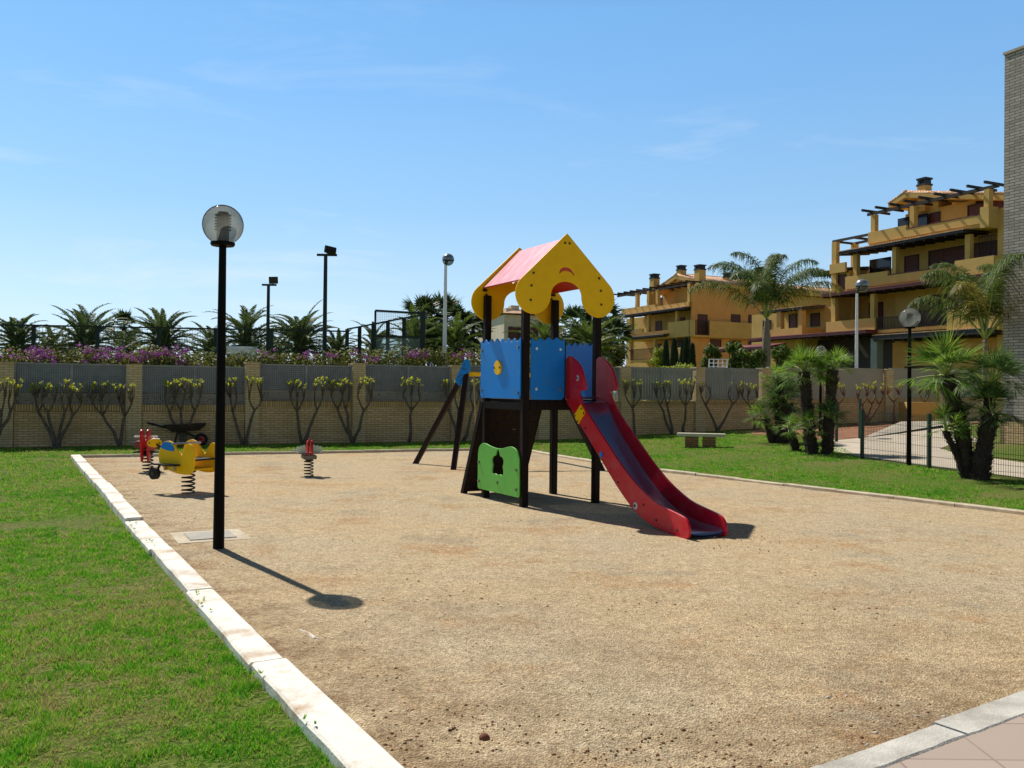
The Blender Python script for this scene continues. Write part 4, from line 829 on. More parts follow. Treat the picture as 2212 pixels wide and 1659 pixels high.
# rider with pale green wings
gr_ = thing('spring_rider', 'spring rider with red body, grey plate and pale green wings right of the lamp post', 'spring rider', (-3.58, 15.45, 0), math.atan2(-.93, .36)); spring(gr_)
mat('pale_green', S('b9d8c4'), .5, var=.1); mat('grey_board', S('6f6a62'), .6, var=.25)
MB().box(-.2, .2, -.13, .13, .36, .44).build('body_box', 'grey_board', gr_, True, bevel=.01)
MB().box(-.08, .12, -.22, .27, .462, .487).build('foot_plate', 'grey_board', gr_, True, bevel=.006)
MB().box(-.3, -.1, .02, .3, .5, .52) and MB().box(-.32, -.12, -.3, -.08, .505, .525).build('seat', 'grey_board', gr_, True, bevel=.006)
bo = smooth_line([(-.2, .44), (-.16, .55), (-.05, .6), (.02, .7), (.1, .73), (.16, .68), (.2, .58), (.2, .45)], 4)
for y in (-.04, .04): board('side_board', [bo], .03, 'red', gr_, lambda u, v, w, y=y: (u, y+w, v))
for s in (-1, 1):
    wg = [(.06, .49), (.06, .6)]+[(.06+.03*0, .6)]; o = []
    for k in range(3):
        c = .1+.06*k
        for i in range(8): a = PI-PI*i/7; o.append((c+.03*math.cos(a), .6-.012*k+.035*math.sin(a)))
    o += [(.25, .52), (.2, .49), (.07, .49)]
    board('wing', [o], .02, 'pale_green', gr_, lambda u, v, w, s=s: (.05+w, s*u, v))
gr_.scale = (.88,)*3; MB().tube([(.1, 0, .7), (.1, 0, .76)], .025, 10).build('head_knob', 'red', gr_, True, smooth=True)
# ------------------------------------------------------------------ wheelbarrow against the wall
wb0 = wall_spot(436, .42); wb = thing('wheelbarrow', 'dark wheelbarrow with red hubbed wheel parked against the brick wall', 'wheelbarrow', tuple(wb0), math.radians(22))
wb0 = None
wl_ = MB().tube([(0, -.04, .17), (0, .04, .17)], .17, 22).build('wheel', 'rubber', wb, True, smooth='auto'); MB().tube([(0, -.045, .17), (0, .045, .17)], .09, 16).build('rim', 'red', wl_, True, smooth='auto')
tv = [(-.75, -.2, .38), (-.05, -.2, .42), (-.05, .2, .42), (-.75, .2, .38), (-.95, -.3, .56), (.12, -.32, .6), (.12, .32, .6), (-.95, .3, .56)]
mat('barrow', S('40342e'), .6, var=.4, dirt=S('5a3a34')); MB().add(tv, [(0, 3, 2, 1), (0, 1, 5, 4), (1, 2, 6, 5), (2, 3, 7, 6), (3, 0, 4, 7)]).build('tray', 'barrow', wb, True)
fr = MB()
for y in (-.2, .2): fr.tube([(0, y*.4, .17), (-.4, y, .36), (-1.35, y*1.3, .62)], .018, 8)
fr.build('handles', 'court_green', wb, True)
for y in (-.2, .2): MB().tube([(-.6, y, .38), (-.68, y, 0)], .018, 8).build('leg', 'court_green', wb, True)
# ------------------------------------------------------------------ vegetation
class LB:
    def __init__(s): s.v = []; s.f = []
    def blade(s, p, d, side, L, w, droop=0., seg=2):     # tapered strip
        k = len(s.v); px, py, pz = p; dx, dy, dz = d; sx_, sy_, sz_ = side
        for i in range(seg):
            t = i/seg; ww = w*(1-.25*t) if i else w*.45
            z = pz+dz*L*t-droop*L*t*t; x = px+dx*L*t; y = py+dy*L*t
            s.v += [(x-sx_*ww, y-sy_*ww, z-sz_*ww), (x+sx_*ww, y+sy_*ww, z+sz_*ww)]
        s.v.append((px+dx*L, py+dy*L, pz+dz*L-droop*L))
        for i in range(seg-1): a = k+2*i; s.f += [(a, a+1, a+3), (a, a+3, a+2)]
        a = k+2*(seg-1); s.f.append((a, a+1, a+2))
    def leaf(s, p, n, r, L, w):          # small diamond leaf with random orientation
        d = Vector((r.gauss(0, 1), r.gauss(0, 1), r.gauss(0, .8))).normalized(); sd = d.cross(n if abs(d.dot(n)) < .95 else Vector((1, .3, .2))).normalized()
        k = len(s.v); a = Vector(p); s.v += [tuple(a-d*L*.5), tuple(a+sd*w), tuple(a+d*L*.5+Vector((0, 0, -.15*L))), tuple(a-sd*w)]; s.f += [(k, k+1, k+2), (k, k+2, k+3)]
    def build(s, name, m, parent, local=True):
        return fastmesh(name, s.v, s.f, m, parent, local)
def pinnate(lb, rach, r, p0, az, el, L, droop, nl, ll, lw, ldroop, plume=.0, vee=.5, petiole=.15, rw=.02, dexp=1.3):
    """one feather frond: arching midrib with leaflets on both sides"""
    c, s = math.cos(az), math.sin(az); pts = []; x = 0; z = 0; e = el; n = 14
    for i in range(n+1):
        pts.append(Vector((p0[0]+c*x, p0[1]+s*x, p0[2]+z))); e2 = e-droop*(i/n)**dexp; x += L/n*math.cos(e2); z += L/n*math.sin(e2)
    rach.tube(pts, [rw*(1-.85*i/n) for i in range(n+1)], 5, False)
    sd = Vector((-s, c, 0))
    for i in range(nl):
        t = petiole+(1-petiole)*i/nl; f = t*n; k = min(n-1, int(f)); p = pts[k].lerp(pts[k+1], f-k); tg = (pts[k+1]-pts[k]).normalized(); up = sd.cross(tg)*-1
        if up.z < 0: up = -up
        le = ll*(math.sin(PI*min(1, .12+.9*t))**.6)*r.uniform(.8, 1.1)
        for q in (-1, 1):
            fw = .35+.55*t; vv = vee+r.gauss(0, plume)
            d = (sd*q*r.uniform(.8, 1)+tg*fw+up*vv).normalized(); w_ = d.cross(up+Vector((r.gauss(0, .4), r.gauss(0, .4), 0))).normalized()
            lb.blade(p, d, w_, le, lw, ldroop*r.uniform(.6, 1.3))
def trunk_tube(t_, pts, rad, m, rough=0, seed=0, spikes=0, n=12):
    r = random.Random(seed); mb = MB(); P_ = [Vector(p) for p in pts]; fine = []; fr_ = []
    for i in range(len(P_)-1):
        for k in range(6): fine.append(P_[i].lerp(P_[i+1], k/6)); fr_.append((rad[i]+(rad[i+1]-rad[i])*k/6)*(1+r.uniform(-rough, rough)))
    fine.append(P_[-1]); fr_.append(rad[-1]); mb.tube(fine, fr_, n)
    for i in range(spikes):
        f = r.random()*(len(fine)-1); k = int(f); c = fine[k].lerp(fine[min(k+1, len(fine)-1)], f-k); a = r.uniform(0, 2*PI); d = Vector((math.cos(a), math.sin(a), 0)); rr = fr_[k]; L = r.uniform(.03, .075)*(1+rr*2); sd = Vector((-d.y, d.x, 0))*r.uniform(.012, .028)
        o = c+d*rr*.85; k0 = len(mb.v); mb.v += [tuple(o-sd), tuple(o+sd), tuple(o+d*L+Vector((0, 0, L*r.uniform(.2, 1.3)))), tuple(o+Vector((0, 0, -.03)))]; mb.f += [(k0, k0+1, k0+2), (k0+1, k0+3, k0+2), (k0+3, k0, k0+2)]
    return mb.build('trunk', m, t_, True, smooth=True)
def fan_crown(lb, st, r, c, n, rad, emin=-.5, emax=1.35, leaflets=20, w=.012, pet=.45, fold=.35, az0=None, spread=2*PI, span=(185, 215)):
    for i in range(n):
        az = (r.uniform(0, 2*PI) if az0 is None else az0+r.uniform(-.5, .5)*spread); el = emin+(emax-emin)*((i+.5)/n)+r.uniform(-.12, .12); L = rad*r.uniform(.85, 1.12)
        d = Vector((math.cos(az)*math.cos(el), math.sin(az)*math.cos(el), math.sin(el))); sd = Vector((-math.sin(az), math.cos(az), 0)); up = d.cross(sd)
        if up.z < 0: up = -up
        b = Vector(c); h = b+d*L*pet+Vector((0, 0, -.05*L)); st.tube([b, b.lerp(h, .5)+Vector((0, 0, .02*L)), h], [.014, .011, .008], 4, False)
        fd = (d+Vector((0, 0, r.uniform(-.35, .0)))).normalized(); tw_ = r.uniform(-.5, .5); s2 = (sd*math.cos(tw_)+up*math.sin(tw_)).normalized(); u2 = s2.cross(fd)
        for k in range(leaflets):
            a = (k/(leaflets-1)-.5)*math.radians(r.uniform(*span)); q = (fd*math.cos(a)+s2*math.sin(a)+u2*fold*abs(math.sin(a))*.5+Vector((r.gauss(0, .04), r.gauss(0, .04), r.gauss(0, .04)))).normalized()
            l = L*(1-pet)*(1-.28*abs(a)/1.7)*r.uniform(.88, 1.08); sv = q.cross(u2).normalized()
            lb.blade(h, q, sv, l, w*(L/.7), r.uniform(.02, .22))
# --- pruned, forked bushes in front of the wall
def bush(base, crowns, label, seed, leafy=1., red=False, Y=None):
    r = random.Random(seed); b = wall_spot(base[0], r.uniform(.45, .6)) if Y is None else P(base[0], base[1], Y); b.z = terr(b.x, b.y)
    t_ = thing('pruned_bush', label, 'bush', tuple(b), 0, 'pruned bushes along the boundary wall'); mb = MB(); lb = LB()
    for cx, cy, wpx, cl in crowns:
        c = P(cx, cy, b.y-.05)-b; W = wpx*b.y/FP*.5; n = max(5, int(wpx/4.2))
        fk = Vector((c.x*r.uniform(.75, .95), r.uniform(-.1, .1), c.z*r.uniform(.5, .58))); mid = Vector((fk.x*.45+r.uniform(-.05, .05), r.uniform(-.06, .06), fk.z*.45))
        mb.tube([(r.uniform(-.06, .06), 0, -.05), tuple(mid*.5+Vector((r.uniform(-.03, .03), 0, 0))), tuple(mid), tuple(fk*.8+Vector((r.uniform(-.03, .03), 0, 0))), tuple(fk)], [.062, .05, .042, .038, .034], 8)
        subs = []
        ns = max(2, n//3)
        for i in range(ns):
            f2 = fk+Vector((W*1.1*(i/(ns-1)-.5)*1.3+r.uniform(-.04, .04), r.uniform(-.13, .13), (c.z-fk.z)*r.uniform(.3, .5))); k2 = fk.lerp(f2, .5)+Vector((0, 0, -.03)); mb.tube([fk, k2, f2], [.032, .026, .02], 6); subs.append(f2)
        for i in range(n*2):
            f2 = subs[i % ns]; e = Vector((c.x+W*(2*((i+.5)/(n*2))-1)+r.uniform(-.03, .03), r.uniform(-.16, .16), c.z+r.uniform(-.15, .05))); f2 = min(subs, key=lambda q: abs(q.x-e.x)+r.uniform(0, .06))
            m1 = f2.lerp(e, .45)+Vector((r.uniform(-.03, .03), r.uniform(-.03, .03), 0)); mb.tube([f2, m1, e], [.018, .013, .009], 5)
            if r.random() < .3: lb.blade(f2.lerp(e, r.uniform(.3, .8)), (r.uniform(-.6, .6), r.uniform(-.6, .2), .6), (.8, .6, 0), r.uniform(.04, .08), .011, .1)
            if r.random() < cl:
                for k in range(r.randint(7, 12)):
                    az = r.uniform(0, 2*PI); el = r.uniform(.25, 1.3); d = Vector((math.cos(az)*math.cos(el), math.sin(az)*math.cos(el), math.sin(el))); sv = d.cross(Vector((0, 0, 1))).normalized(); lb.blade(e+Vector((0, 0, r.uniform(-.05, .02))), d, sv, r.uniform(.05, .12), r.uniform(.01, .018), r.uniform(0, .2))
    mb.build('branches', 'bark_red' if red else 'bark_grey', t_, True, smooth=True)
    if lb.f: lb.build('foliage', 'leaf_tip', t_)
mat('bark_red', S('70503c'), .95, var=.35, scale=14, bump=.5, bscale=40)
BUSH = [((-14, 962), [(8, 822, 20, .8), (29, 826, 22, .9)], 'pruned bush cut off by the left edge of the photo'),
 ((124, 957), [(74, 830, 26, .9), (105, 832, 30, .9), (143, 826, 18, 1), (165, 832, 28, .7)], 'wide pruned bush of four crowns between the first two wall pillars'),
 ((262, 957), [(210, 832, 46, 1), (266, 832, 44, .4)], 'pruned bush leaning left just left of the second wall pillar'),
 ((397, 955), [(364, 826, 26, 1), (392, 824, 30, 1), (422, 822, 28, 1)], 'densely leafed pruned bush in front of the wheelbarrow'),
 ((532, 954), [(496, 822, 26, .8), (550, 818, 32, 1)], 'V shaped pruned bush just right of the near lamp post'),
 ((657, 951), [(641, 826, 38, 1), (690, 820, 30, 1)], 'pruned bush with two crowns behind the green winged rider'),
 ((764, 951), [(722, 826, 30, 1), (745, 823, 26, 1), (790, 820, 34, 1)], 'tall V shaped pruned bush beside the fourth wall pillar'),
 ((888, 948), [(889, 822, 42, .9)], 'single stemmed pruned bush left of the swing frame'),
 ((992, 946), [(962, 824, 14, .8), (990, 822, 24, .9)], 'pruned bush seen between the legs of the swing frame'),
 ((1004, 945), [(1028, 823, 26, .9)], 'pruned bush leaning right between swing frame and tower'),
 ((1374, 932), [(1366, 824, 42, 1)], 'pruned bush directly right of the red slide'),
 ((1452, 933), [(1422, 828, 26, .9), (1441, 826, 22, .9)], 'pruned bush with two bent stems left of the bench'),
 ((1474, 933), [(1485, 823, 38, 1)], 'straight pruned bush with yellow tips rising behind the left end of the bench'),
 ((1550, 935), [(1523, 828, 26, .12), (1592, 826, 30, .3)], 'nearly bare forked bush behind the bench'),
 ((1632, 930), [(1617, 832, 46, .9)], 'pruned bush against the wall left of the fan palms')]
for i, (b, c, l) in enumerate(BUSH): bush(b, c, l, 40+i)
BU2 = [((1809, 905), [(1812, 829, 30, .9)], 'reddish pruned bush between the two tall fan palm trunks and the street lamp', 32),
 ((1872, 915), [(1863, 832, 26, .8), (1885, 829, 22, .9), (1903, 832, 20, .8)], 'three stemmed pruned bush on the soil bed beside the wall pillar', 32.2),
 ((1932, 905), [(1932, 833, 32, .6)], 'pruned bush on the soil bed right of the wall pillar', 33),
 ((2001, 894), [(1998, 833, 30, .6)], 'pruned bush behind the black lamp post with pale globe', 33.6)]
for i, (b, c, l, Y) in enumerate(BU2): bush(b, c, l, 70+i, red=True, Y=Y)
# --- flowering hedge behind the wall
def cloud(lb, r, blobs, n, L, w, shell=.35):
    tot = sum(b[3]*b[4]*b[5] for b in blobs)**1; acc = [b[3]*b[4]*b[5] for b in blobs]
    for b, a in zip(blobs, acc):
        for i in range(max(8, int(n*a/tot))):
            d = Vector((r.gauss(0, 1), r.gauss(0, 1), r.gauss(0, 1))).normalized(); q = (shell+(1-shell)*r.random())**.7 if r.random() < .8 else r.random(); q *= 1+.3*mnoise.noise(Vector((d.x*2.3+b[0], d.y*2.3, d.z*2.3+b[1])))
            p = (b[0]+d.x*b[3]*q, b[1]+d.y*b[4]*q, b[2]+d.z*b[5]*q); lb.leaf(p, d, r, L*r.uniform(.6, 1.3), w*r.uniform(.7, 1.3))
def hedge_pt(px, py, off=.9):
    for i in range(len(pxs)-1):
        if pxs[i] <= px <= pxs[i+1]: a, b = pts[i], pts[i+1]; break
    else: a, b = pts[0], pts[1]
    d = (b-a).normalized(); o = Vector((-d.y, d.x))*off; q = on_line(px, a+o, d); return P(px, py, q.y)
hg = thing('flowering_hedge', 'long dark hedge with magenta flower clumps rising above the grid panels', 'hedge', tuple(hedge_pt(400, 800).xy)+(0,))
r = random.Random(5); blobs = []
px = -60
while px < 1160:
    q = hedge_pt(px, 777+r.uniform(-14, 6), r.uniform(.7, 1.3)); s = r.uniform(.35, .6); blobs.append((q.x, q.y, q.z-.1, s, s*.8, s*.7))
    for yy in (806, 836, 862):
        if r.random() < .8: q = hedge_pt(px+r.uniform(-6, 6), yy, r.uniform(.6, 1.2)); blobs.append((q.x, q.y, q.z, s*1.1, s*.8, s*.9))
    px += r.uniform(9, 17)
hl = LB(); cloud(hl, r, blobs, 62000, .085, .032); hl.build('foliage', 'leaf_hedge', hg, False)
br_ = MB()
for b in blobs[::2]: br_.tube([(b[0], b[1], 0), (b[0]+.1, b[1], b[2]*.6), (b[0]-.05, b[1], b[2])], [.03, .02, .01], 5)
br_.build('stems', 'palm_bark', hg)
fl_ = LB(); fb = []
for x0, x1, y0, y1, n in ((-5, 12, 752, 764, 5), (30, 62, 766, 780, 8), (58, 112, 752, 772, 22), (64, 86, 748, 762, 8), (180, 262, 746, 768, 34), (172, 184, 741, 748, 3), (182, 205, 764, 778, 8), (262, 282, 762, 774, 6), (292, 315, 756, 774, 10), (318, 350, 752, 768, 16), (366, 400, 746, 772, 16), (385, 420, 770, 786, 8), (555, 580, 748, 762, 5), (640, 672, 756, 772, 8), (690, 720, 758, 772, 5), (768, 820, 758, 776, 12), (878, 910, 754, 766, 10), (914, 940, 756, 772, 8), (975, 1010, 750, 768, 10), (1010, 1040, 756, 768, 7)):
    for k in range(n): q = hedge_pt(r.uniform(x0, x1), r.uniform(y0, y1)+5, r.uniform(.3, .7)); s = r.uniform(.06, .13); fb.append((q.x+r.gauss(0, .1), q.y+r.gauss(.1, .1), q.z+r.gauss(0, .07), s, s, s*.8))
cloud(fl_, r, fb, 3900, .05, .02, .1); fl_.build('flowers', 'flower', hg, False)
# --- date palms beyond the court
def date_palm(px, py, Y, L, label, seed, nf=62, m='leaf_date', z0=None):
    r = random.Random(seed); c = P(px, py+9, Y); L *= r.uniform(.9, 1.02); t_ = thing('date_palm', label, 'palm tree', (c.x, c.y, 0), 0, 'date palms beyond the court'); h = c.z; lb = LB(); rc = MB()
    trunk_tube(t_, [(0, 0, -.1), (0, 0, h*.6), (0, 0, h)], [.42, .4, .36], 'palm_bark', .06, seed, 160)
    for i in range(nf):
        f = i/nf; el = 1.5-1.7*f+r.uniform(-.14, .14); pinnate(lb, rc, r, (r.uniform(-.12, .12), r.uniform(-.12, .12), h+.1*(1-f)), i*2.399+r.uniform(-.25, .25), el, L*r.uniform(.9, 1.25), r.uniform(1.0, 1.85), 76, L*.12, .019, .05, .08, .35, .06, .03, 1.35)
    rc.build('midribs', 'petiole', t_, True); lb.build('crown', m, t_); return t_
date_palm(38, 745, 38, 1.95, 'date palm at the far left edge beyond the court fence', 1)
date_palm(186, 745, 39, 2.2, 'broad date palm second from the left beyond the court', 2)
date_palm(352, 742, 38, 2.1, 'date palm with arching fronds right of the broad one, left of the near lamp post', 3)
date_palm(532, 738, 40, 2.3, 'dense date palm directly right of the near lamp post', 4, 52)
date_palm(648, 744, 38, 2.0, 'date palm between the two floodlight poles', 5)
date_palm(808, 758, 42, 1.8, 'low date palm behind the court corner', 6, 34)
date_palm(455, 755, 44, 2., 'low date palm half hidden behind the near lamp post', 7, 34)
date_palm(-70, 760, 40, 2.7, 'date palm mostly outside the left edge', 8, 34)
date_palm(112, 764, 45, 2.0, 'low date palm set back between the first two palms on the left', 11, 40)
date_palm(275, 766, 45, 2.0, 'low date palm set back below the small fan palm', 12, 40)
date_palm(592, 768, 44, 1.9, 'low date palm set back behind the shorter floodlight pole', 13, 40)
date_palm(728, 764, 43, 1.8, 'low date palm right of the taller floodlight pole', 14, 40)
# --- fan palms in the distance
def fan_tree(px, py, Y, rad, label, seed, n=46, m='leaf_far', tr=.14, gname='distant fan palms', name='fan_palm', skirt=True):
    r = random.Random(seed); c = P(px, py, Y); g0 = terr(c.x, c.y); t_ = thing(name, label, 'palm tree', (c.x, c.y, g0), 0, gname); h = c.z-g0
    trunk_tube(t_, [(0, 0, -.1), (.05, 0, h*.5), (0, 0, h)], [tr*1.2, tr, tr*.95], 'palm_bark', .08, seed, 60)
    lb = LB(); st = MB(); fan_crown(lb, st, r, (0, 0, h), n, rad, -1.2 if skirt else -.5, 1.4, 16, .028, .5); st.build('stalks', 'petiole', t_, True); lb.build('crown', m, t_)
for i, (px, py, Y, rd_, l) in enumerate([(268, 705, 48, 1.15, 'small fan palm between two date palms on the left'), (912, 685, 42, 1.5, 'dark fan palm behind the court glass, left of the street lamp'), (955, 680, 44, 1.5, 'tall dark fan palm just behind the slim white street lamp'), (985, 698, 43, 1.3, 'dark fan palm right of the slim white street lamp'), (1020, 715, 44, 1.2, 'fan palm at the left post of the play tower'), (905, 730, 40, 1.2, 'low dark fan palm behind the court cage'), (948, 742, 40, 1.2, 'low fan palm behind the hedge at the street lamp'), (1240, 705, 46, 1.5, 'fan palm seen under the tower roof right of the far house'), (1300, 690, 44, 1.5, 'fan palm at the right post of the play tower'), (1318, 725, 42, 1.4, 'fan palm right of the tower in front of the smaller apartments'), (1262, 745, 42, 1.2, 'low fan palm behind the red slide heads')]):
    fan_tree(px, py, Y, rd_, l, 200+i)
date_palm(985, 745, 36, 1.9, 'bright green feather palm left of the play tower', 21, 30, 'leaf_queen')
date_palm(1180, 745, 36, 1.9, 'bright green feather palm seen through the tower', 22, 26, 'leaf_queen')
date_palm(1275, 750, 36, 2.0, 'feather palm with pale fronds behind the right tower post', 23, 30, 'leaf_queen')
date_palm(895, 745, 36, 1.9, 'bright feather palm in front of the court cage corner', 24, 30, 'leaf_queen')
# --- queen palms
def queen(px, py, Y, L, label, seed, nf, base_r, m1='leaf_queen', dry=.25, gpx=None):
    r = random.Random(seed); c = P(px, py, Y); gx = P(gpx or px, 850, Y).x; g0 = terr(c.x, c.y); t_ = thing('queen_palm', label, 'palm tree', (gx, c.y, g0)); h = c.z-g0; dx = c.x-gx
    trunk_tube(t_, [(0, 0, -.1), (dx*.5, 0, h*.5), (dx*.8, 0, h*.78), (dx, 0, h)], [base_r*1.05, base_r, base_r*1.02, base_r*.45], 'palm_bark_grey', .03, seed, 30)
    lb, l2, rc = LB(), LB(), MB()
    FR = [(.1, .85, 1.95), (-.3, 1.12, 2.1), (.4, 1.3, 2.0), (PI, .82, 1.95), (PI+.35, 1.1, 2.1), (PI-.4, 1.33, 2.0), (PI/2, 1.25, 1.9), (-PI/2, 1.2, 2.0), (.9, 1.46, 2.2), (2.3, 1.47, 2.1), (-.9, 1.0, 2.1), (-2.3, .95, 2.1), (-1.3, 1.45, 2.3), (-2.0, .6, 1.6), (.5, .55, 1.6)][:nf]
    for i, (az, el, dr) in enumerate(FR):
        old = el < 1.05 and r.random() < dry*1.3
        pinnate(l2 if old else lb, rc, r, (dx, 0, h), az+r.uniform(-.15, .15), el+r.uniform(-.06, .06), L*r.uniform(.9, 1.08), dr, 170, L*.185, .0165*L/4, .9, .5, .25, .22, .028, 2.3)
    rc.build('midribs', 'petiole', t_, True); lb.build('crown', m1, t_)
    if l2.f: l2.build('yellow_fronds', 'leaf_queen_dry', t_)
queen(1656, 688, 40, 4.2, 'tall queen palm with drooping feathery crown between the two apartment buildings', 31, 14, .19, dry=.35)
queen(2128, 732, 23.5, 3.0, 'queen palm with yellowing fronds behind the leaning fan palm at the right edge', 32, 13, .07, dry=.45)
queen(2222, 700, 25, 2.7, 'queen palm at the right edge in front of the grey brick building', 33, 12, .09, dry=.3, gpx=2228)
# --- Mediterranean fan palm clumps on the lawn
def clump(label, base, stems, seed, sc_=1.02):
    r = random.Random(seed); b = G(*base); t_ = thing('fan_palm', label, 'palm tree', tuple(b)); s = b.y/FP; lb, ld, st = LB(), LB(), MB(); tk = None
    for (bx, by, tx, ty, r0, r1, rad, n, m) in stems:
        g_ = G(bx, by) if by > 0 else b; a = Vector((g_.x-b.x, g_.y-b.y, -.08)); e = P(tx, ty, g_.y)-b; mid = a.lerp(e, .45)+Vector((r.uniform(-.03, .03)-.12*(e.x-a.x), 0, 0))
        trunk_tube(t_, [tuple(a), tuple(mid), tuple(e)], [r0, (r0+r1)/2, r1], 'palm_bark', .12, seed+int(bx), int(330*max(.3, (e-a).length)))
        fan_crown(lb if m else ld, st, r, e, int(n*1.2), rad*sc_*1.03, -.3, 1.42, 22, .0075, .46, span=(120, 170))
    st.build('stalks', 'petiole', t_, True)
    if lb.f: lb.build('crown', 'leaf_fan', t_)
    if ld.f: ld.build('lower_crown', 'leaf_fan_dark', t_)
clump('clump of fan palms with two tall trunks and several low crowns beside the bench', (1745, 980), [
    (1752, 978, 1736, 803, .13, .155, .98, 34, 1), (1788, 979, 1799, 800, .115, .135, .8, 28, 1), (1722, 974, 1705, 925, .1, .1, .62, 16, 1), (1756, 981, 1746, 926, .14, .12, .7, 18, 1), (1785, 981, 1790, 905, .11, .11, .72, 18, 0)], 51, .88)
clump('lower fan palm clump standing behind the two trunked one, nearer the wall', (1683, 957), [
    (1690, 957, 1697, 872, .26, .22, .95, 26, 0), (1684, 956, 1676, 850, .12, .1, .75, 18, 1), (1672, 957, 1655, 905, .12, .1, .75, 16, 1), (1693, 957, 1680, 815, .1, .1, .6, 14, 1)], 52)
clump('fan palm with two thick leaning trunks at the right edge of the lawn', (2108, 1037), [
    (2096, 1032, 2042, 812, .125, .145, .97, 30, 1), (2117, 1036, 2140, 892, .145, .13, .72, 26, 0), (2122, 1034, 2143, 828, .1, .09, .8, 28, 0), (2088, 1032, 2042, 930, .05, .05, .62, 13, 1)], 53, 1.05)
# --- cypresses, shrubs and low planting beyond the wall
for i, (px, pt, Y, w_) in enumerate([(1439, 742, 52, 13), (1457, 738, 50, 15), (1476, 742, 54, 13), (1483, 735, 53, 13), (1496, 748, 51, 12)]):
    r = random.Random(300+i); c = P(px, pt, Y); g0 = terr(c.x, c.y); h = c.z-g0; s = Y/FP; t_ = thing('cypress', ['leftmost slim dark cypress behind the slat panels', 'second slim dark cypress from the left, tallest on the left side', 'middle slim dark cypress, set back', 'tallest dark cypress, fourth from the left', 'rightmost and shortest dark cypress of the row'][i], 'cypress', (c.x, c.y, g0), 0, 'cypresses in front of the smaller apartments')
    trunk_tube(t_, [(0, 0, -.1), (0, 0, h*.7)], [.1, .04], 'palm_bark'); lb = LB()
    for k in range(2600):
        f = r.random()**.8; rr = w_*s*.95*(1-f)**.55*(.35+.65*min(1, f*4))*(.75+.35*r.random()); a = r.uniform(0, 2*PI); p = Vector((math.cos(a)*rr, math.sin(a)*rr, .2+f*(h-.2))); d = Vector((math.cos(a)*.35, math.sin(a)*.35, 1)).normalized(); lb.blade(p, d, Vector((-math.sin(a), math.cos(a), 0)), r.uniform(.14, .3), .035, 0)
    lb.build('crown', 'leaf_cypress', t_)
def shrub(px, py, Y, wpx, hpx, label, seed, m='leaf_shrub', n=4200, L=.17, w=.045):
    r = random.Random(seed); c = P(px, py, Y); s = Y/FP; g0 = terr(c.x, c.y); t_ = thing('shrub', label, 'shrub', (c.x, c.y, g0), 0, 'shrubs beyond the wall'); W, Hh = wpx*s/2, hpx*s/2; zc = c.z-g0; bl = []
    for k in range(4): bl.append((r.uniform(-.6, .6)*W, r.uniform(-.3, .3)*W, (zc-Hh)*(.25+.22*k), W*r.uniform(.6, .9), W*.5, max(.5, (zc-Hh)*.3)))
    for k in range(7): bl.append((r.uniform(-.65, .65)*W, r.uniform(-.5, .5)*W*.6, zc+r.uniform(-.6, .45)*Hh, W*r.uniform(.3, .5), W*.35, Hh*r.uniform(.35, .6)))
    lb = LB(); cloud(lb, r, bl, n, L, w); mb = MB()
    for b in bl: mb.tube([(0, 0, -.05), (b[0]*.4, b[1]*.4, b[2]*.5), (b[0], b[1], b[2])], [.05, .035, .015], 5)
    mb.build('stems', 'palm_bark', t_, True); lb.build('foliage', m, t_)
for i, a in enumerate([(1418, 768, 57, 44, 46, 'yellow green shrub left of the dark cypresses', 'leaf_yellow'), (1466, 796, 46, 90, 12, 'low light green hedge shrub in front of the cypresses', 'leaf_yellow'), (1541, 762, 42, 50, 44, 'loose green shrub right of the cypresses', 'leaf_shrub'), (1580, 758, 42, 60, 48, 'glossy green shrub between the cypresses and the queen palm trunk', 'leaf_shrub'), (1622, 766, 40, 70, 44, 'dark green shrub at the foot of the queen palm', 'leaf_shrub'), (1690, 762, 41, 60, 40, 'green shrub right of the queen palm trunk', 'leaf_shrub'), (1474, 775, 56, 22, 30, 'small yellow green bush among the cypresses', 'leaf_yellow'),
        (1100, 770, 36, 90, 60, 'dark shrub seen through the middle of the tower', 'leaf_hedge'), (1230, 775, 36, 110, 50, 'dark green shrub behind the tower panels', 'leaf_hedge'), (1345, 770, 38, 70, 60, 'dark shrub right of the slide heads, behind the wall', 'leaf_hedge'), (1295, 745, 38, 50, 44, 'yellow green shrub beside the right tower post', 'leaf_yellow')]):
    shrub(*a[:6], 400+i, a[6])
# ------------------------------------------------------------------ ochre apartment buildings: local x runs towards the viewer's right, y into the building
BA = math.atan2(-.904, .427)
def bpart(t_, name, m, boxes, bevel=0, parent=None):
    b = MB()
    for q in boxes: b.box(*q)
    return b.build(name, m, parent or t_, True, bevel=bevel)
def window(t_, x0, x1, z0, z1, y, m='shutter', fr='house_wood', n=2, face='y', frame=True):
    w_ = MB(); d = .06; a = min(.07, (x1-x0)*.12)
    def bx(b, u0, u1, za, zb, d0, d1): (b.box(u0, u1, y-d1, y-d0, za, zb) if face == 'y' else b.box(y+d0, y+d1, u0, u1, za, zb))
    for u0, u1 in ((x0-.01, x0+a), (x1-a, x1+.01)): bx(w_, u0, u1, z0, z1, .003, d)
    bx(w_, x0+a, x1-a, z1-a, z1, .003, d); bx(w_, x0+a, x1-a, z0, z0+a*.8, .003, d)
    o = w_.build('window', fr, t_, True); s = MB(); k = (x1-x0-2*a)/n
    for i in range(n): bx(s, x0+a+k*i+.012, x0+a+k*(i+1)-.012, z0+a*.8, z1-a, .004, .03)
    s.build('shutter' if m == 'shutter' else 'pane', m, o, True); return o
